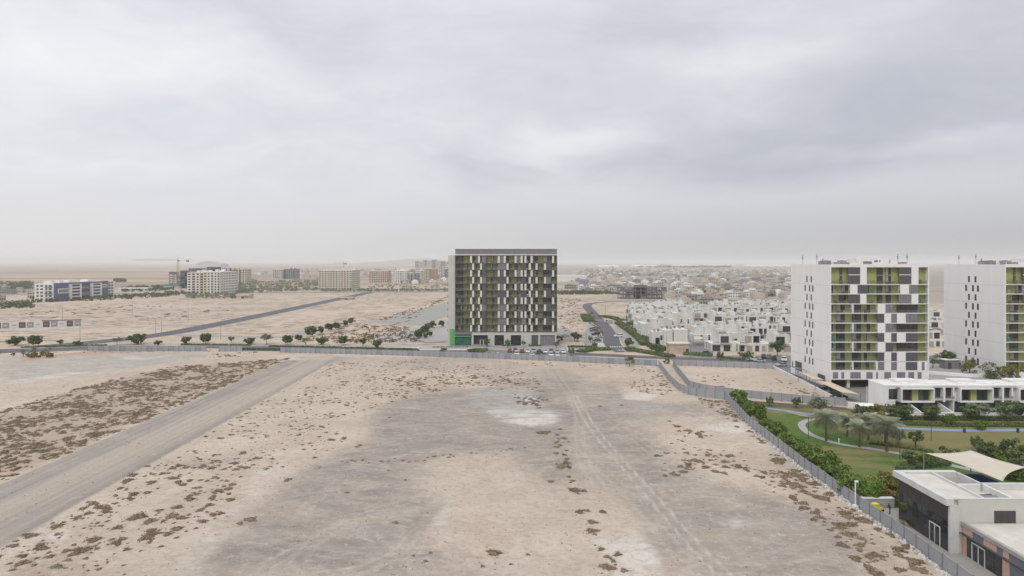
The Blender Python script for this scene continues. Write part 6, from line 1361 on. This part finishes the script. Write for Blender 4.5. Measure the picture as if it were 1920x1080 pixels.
# far low town: houses one by one where they still read, then a mass
M_twn = mat('dusty_house_render', (.43, .395, .35), .95, .08, .1); M_vb2 = mat('faded_beige_render', (.46, .40, .33), .95, .08, .1)
def low_house(v):
    r = random.Random(300 + v); W, D, h = r.uniform(8, 20), r.uniform(8, 13), r.uniform(4.2, 7.2); m_ = [M_twn, M_wf, M_conc, M_vb2, M_twn, M_vb2][v % 6]; b = MB(); b.box(0, W, 0, D, 0, h, m_); b.box(W * .2, W * .6, D * .3, D * .8, h + .002, h + r.uniform(1.2, 2.6), m_)
    x = .8
    while x < W - 1.5:
        for z in (1.2, 4.4): b.box(x, x + 1.4, -.08, -.003, z, z + 1.5, M_glass)
        x += r.uniform(2.2, 3.6)
    b.box(-.2, W + .2, -.2, -.081, h - .4, h + .5, m_); return b
LH_ = [low_house(i) for i in range(10)]; LHm = [b.mesh('low_house') for b in LH_]; placed = []; cnt = 0
def town(poly, n, seed, kindlist=range(10)):
    global cnt
    r = random.Random(seed); xs = [p[0] for p in poly]; ys_ = [p[1] for p in poly]; k = 0; tries = 0
    while k < n and tries < n * 40:
        tries += 1; px, py = r.uniform(min(xs), max(xs)), r.uniform(min(ys_), max(ys_))
        if not inpoly(np.array([px]), np.array([py]), poly)[0]: continue
        x, y = G(px, py); x = round(x / 16) * 16 + r.uniform(-1, 1); y = round(y / 30) * 30 + r.uniform(-2, 2)
        if any(abs(x - a) < 14 and abs(y - b) < 15 for a, b in placed): continue
        placed.append((x, y)); k += 1; yield x, y, r
g1_ = 'low houses of the far town'
for x, y, r in town([(1060, 540), (1150, 534), (1260, 548), (1480, 545), (1490, 566), (1400, 560), (1290, 572), (1255, 560), (1160, 552), (1060, 548)], 110, 1):
    o = link('low_house', LHm[r.randrange(10)], None, (x, y, 0), r.choice([0, 0, 1.57])); tag(o, 'low flat roofed house of the dusty town beyond the villas', 'house', g1_)
for x, y, r in town([(1070, 518), (1240, 516), (1490, 520), (1490, 545), (1260, 545), (1070, 536)], 150, 2):
    o = link('low_house', LHm[r.randrange(10)], None, (x, y, 0), r.choice([0, 0, 1.57])); tag(o, 'low flat roofed house of the dusty town beyond the villas', 'house', g1_)
for poly, n, sd, lb, gg in (([(700, 512), (842, 510), (842, 540), (760, 545), (700, 535)], 34, 7, 'low house scattered behind the flats left of the dark block', 'low houses behind the middle flats'), ([(460, 512), (600, 512), (600, 530), (470, 536)], 16, 8, 'low house on the scrubby plain right of the crane flats', 'low houses right of the crane flats'), ([(0, 540), (62, 545), (62, 566), (0, 566)], 7, 9, 'low pale shed at the far west beside the blue building', 'low sheds left of the blue building')):
    for x, y, r in town(poly, n, sd):
        o = link('low_house', LHm[r.randrange(10)], None, (x, y, 0), r.choice([0, 0, 1.57])); tag(o, lb, 'house', gg)
def town_mass(name, gen, label):
    q = MB()
    for x, y, r in gen:
        b = LH_[r.randrange(10)]; off = len(q.v); s = 1.0; q.v += [(vx + x, vy + y, vz) for vx, vy, vz in b.v]
        for f_, mm in zip(b.f, b.m): q.f.append(tuple(off + a for a in f_)); q.m.append(q.mi(b.mats[mm]))
    stuff(q.build(name), label, 'houses')
town_mass('far_town', town([(1100, 505), (1490, 506), (1490, 521), (1200, 518), (1060, 520)], 700, 3), 'blur of tiny houses near the right horizon')
town_mass('far_settlement', town([(560, 508), (860, 505), (860, 522), (740, 516), (690, 520), (560, 514)], 110, 4), 'scattered tiny houses behind the middle distance flats')
# white warehouses near the horizon on the right
for i, (px, w, y) in enumerate(((1185, 210, 5200), (1260, 240, 5600), (1400, 480, 5800), (1500, 420, 5400), (1120, 160, 4800), (1320, 300, 6400))):
    o = MB(); o.box(0, w, 0, 90, 0, 13, M_wf); i0 = len(o.v); k = o.mi(M_slab); o.v += [(0, 0, 13.003), (w, 0, 13.003), (w, 90, 13.003), (0, 90, 13.003), (0, 45, 18), (w, 45, 18)]
    for f_ in ((0, 1, 5, 4), (2, 3, 4, 5), (0, 4, 3), (1, 2, 5)): o.f.append(tuple(i0 + a for a in f_)); o.m.append(k)
    for j in range(6): o.box(w * (j + .2) / 6, w * (j + .5) / 6, -.2, -.003, 0, 5, M_greyp)
    tag(o.build('warehouse', loc=(GX(px, y), y, 0)), 'long white warehouse roof close to the right horizon', 'warehouse', 'white warehouses near the horizon')
# sheds and tents on the left plain
for i, (px, py, w, h, m_, lb) in enumerate(((320, 541, 26, 6, mat('teal_roof', (.06, .30, .22), .7), 'low shed with a teal green roof left of the concrete frame'), (372, 0, 0, 0, None, ''), (250, 545, 40, 4, M_wf, 'long low white shed behind the blue building'), (352, 533, 60, 4, M_bb, 'long cream wall like shed under the crane'), (558, 521, 22, 5, M_wf, 'small white building far right of the small flats'), (455, 560, 14, 5, M_pkf, 'small pink hut at the edge of the sand'), (649, 562, 12, 2.5, M_tanf, 'low brown hut at the end of the dark road'), (1072, 528, 60, 14, M_wf, 'white dome like hall right of the dark block'), (1095, 537, 14, 12, mat('blue_violet_panel', (.24, .25, .36), .8), 'small blue violet building beyond the villa road'))):
    if not lb: continue
    x, y = G(px, py); o = empty('shed', (x, y, 0)); MB().box(-w / 2, w / 2, 0, 12, 0, h * .6, M_wf if i < 3 else m_).build('wall', o); r_ = MB()
    r_.prism([(-w / 2 - .5, -.5), (w / 2 + .5, -.5), (w / 2 + .5, 12.5), (-w / 2 - .5, 12.5)], h * .6 + .002, h, m_); r_.build('roof', o); MB().box(-1.5, 1.5, -.06, -.003, 0, min(2.6, h * .55), M_frame).build('door', o); tag(o, lb, 'shed', 'small sheds on the plain')
# tree belts far off
TMb = [crown_arrays(1, 1, .62, 8, 6, .24, 50 + i, base=.6) for i in range(6)]
def belt(name, zones, m, label):
    P = []
    for poly, n, s0, s1 in zones:
        xs = [p[0] for p in poly]; ys_ = [p[1] for p in poly]; k = 0
        while k < n:
            px, py = R.uniform(min(xs), max(xs)), R.uniform(min(ys_), max(ys_))
            if inpoly(np.array([px]), np.array([py]), poly)[0]: x, y = G(px, py); P.append((x, y, R.uniform(s0, s1))); k += 1
    stuff(merge_inst(name, P, TMb, m, zs=1.0), label, 'trees')
belt('tree_belt', [([(0, 529), (62, 529), (62, 545), (0, 548)], 200, 2.2, 4), ([(60, 560), (130, 560), (215, 556), (300, 549), (350, 547), (350, 554), (215, 563), (60, 568)], 200, 2.0, 3.6), ([(230, 540), (330, 536), (330, 544), (230, 548)], 160, 2.5, 4), ([(215, 525), (235, 525), (235, 529), (215, 529)], 90, 3, 5), ([(0, 570), (60, 566), (60, 578), (0, 580)], 60, 2, 3.5)], LD, 'dark tree belts round the blue building and the crane flats')
belt('tree_belt', [([(440, 531), (600, 524), (600, 545), (440, 550)], 520, 2, 3.6), ([(350, 552), (470, 550), (470, 560), (350, 560)], 160, 2, 3.2), ([(600, 544), (842, 544), (842, 546), (600, 547)], 200, 1.8, 3), ([(690, 535), (842, 530), (842, 545), (690, 545)], 90, 2, 3)], LS, 'grey green trees along the far crossing road')
belt('tree_belt', [([(1045, 548), (1160, 546), (1160, 552), (1045, 553)], 220, 2.2, 3.4), ([(1250, 548), (1490, 548), (1490, 557), (1330, 556)], 420, 2.2, 3.6), ([(1270, 552), (1490, 540), (1490, 546), (1270, 548)], 150, 2.4, 4.2), ([(1200, 499), (1370, 499), (1370, 503), (1200, 502)], 260, 9, 15), ([(1240, 570), (1480, 572), (1480, 600), (1240, 600)], 60, 1.5, 2.4)], LD, 'dark tree lines between the villas and the far town')
belt('plot_shrubs', [([(575, 640), (640, 622), (770, 622), (790, 641), (640, 645)], 120, .5, 1.5), ([(670, 612), (760, 616), (760, 622), (670, 620)], 26, .6, 1.4), ([(1108, 590), (1118, 600), (1134, 640), (1098, 600)], 26, .8, 1.6), ([(1178, 604), (1200, 612), (1236, 652), (1214, 650)], 60, 1.0, 1.9), ([(700, 605), (836, 556), (840, 560), (716, 608)], 60, .6, 1.3)], LO, 'olive shrubs in the plots left of the dark block and beside the villa road')
belt('garden_greenery', [([(1180, 590), (1280, 600), (1280, 650), (1215, 650)], 130, 1.2, 2.2), ([(1335, 619), (1483, 619), (1483, 630), (1335, 630)], 70, 1.2, 2.4), ([(1325, 598), (1483, 598), (1483, 606), (1325, 606)], 80, 1.2, 2.4), ([(1335, 640), (1483, 640), (1483, 660), (1335, 655)], 40, 1.2, 2.2), ([(1218, 648), (1240, 655), (1240, 662), (1218, 656)], 26, 1.2, 2)], LD, 'garden greenery squeezed between the white villas')

# low distant rises
def rise(pts_px, Y, m_, label):
    n = len(pts_px); q = MB(); k = q.mi(m_); V0 = [(GX(px, Y), Y, 0) for px, z in pts_px]
    for px, z in pts_px: q.v += [(GX(px, Y), Y, -1), (GX(px, Y), Y + 900, z), (GX(px, Y), Y + 3000, -1)]
    for i in range(n - 1):
        for j in range(2): q.f.append((i * 3 + j, i * 3 + 3 + j, i * 3 + 4 + j, i * 3 + 1 + j)); q.m.append(k)
    o = q.build('hill'); struct(o); o['label'] = label
M_hill = mat('distant_dune', (.28, .23, .18), 1, .15, .002)
rise([(560, 0), (640, 30), (690, 55), (740, 90), (790, 100), (830, 70), (900, 60), (980, 20), (1040, 0)], 9000, M_hill, 'low far ridge behind the dark block')
rise([(-100, 10), (100, 16), (260, 6), (420, 18), (560, 8), (700, 0)], 12000, M_hill, 'low far ridge on the left')

# ------------------------------------------------------------------ dusty air
hm_ = bpy.data.materials.new('haze'); hm_.use_nodes = True; t = hm_.node_tree; t.nodes.clear(); oo = t.nodes.new('ShaderNodeOutputMaterial'); pv = t.nodes.new('ShaderNodeVolumePrincipled')
pv.inputs['Color'].default_value = (.90, .90, .90, 1); pv.inputs['Density'].default_value = HAZE; pv.inputs['Anisotropy'].default_value = 0.0; t.links.new(pv.outputs[0], oo.inputs['Volume'])
hb = MB().box(-75000, 75000, -5000, 75000, -2.0, 104, hm_).build('haze'); stuff(hb, 'pale dusty haze thickening towards the horizon', 'haze')
for p_ in VP:
    if p_[0].location.y == -500:
        for c_ in kids(p_[0]): bpy.data.objects.remove(c_)
        bpy.data.objects.remove(p_[0])
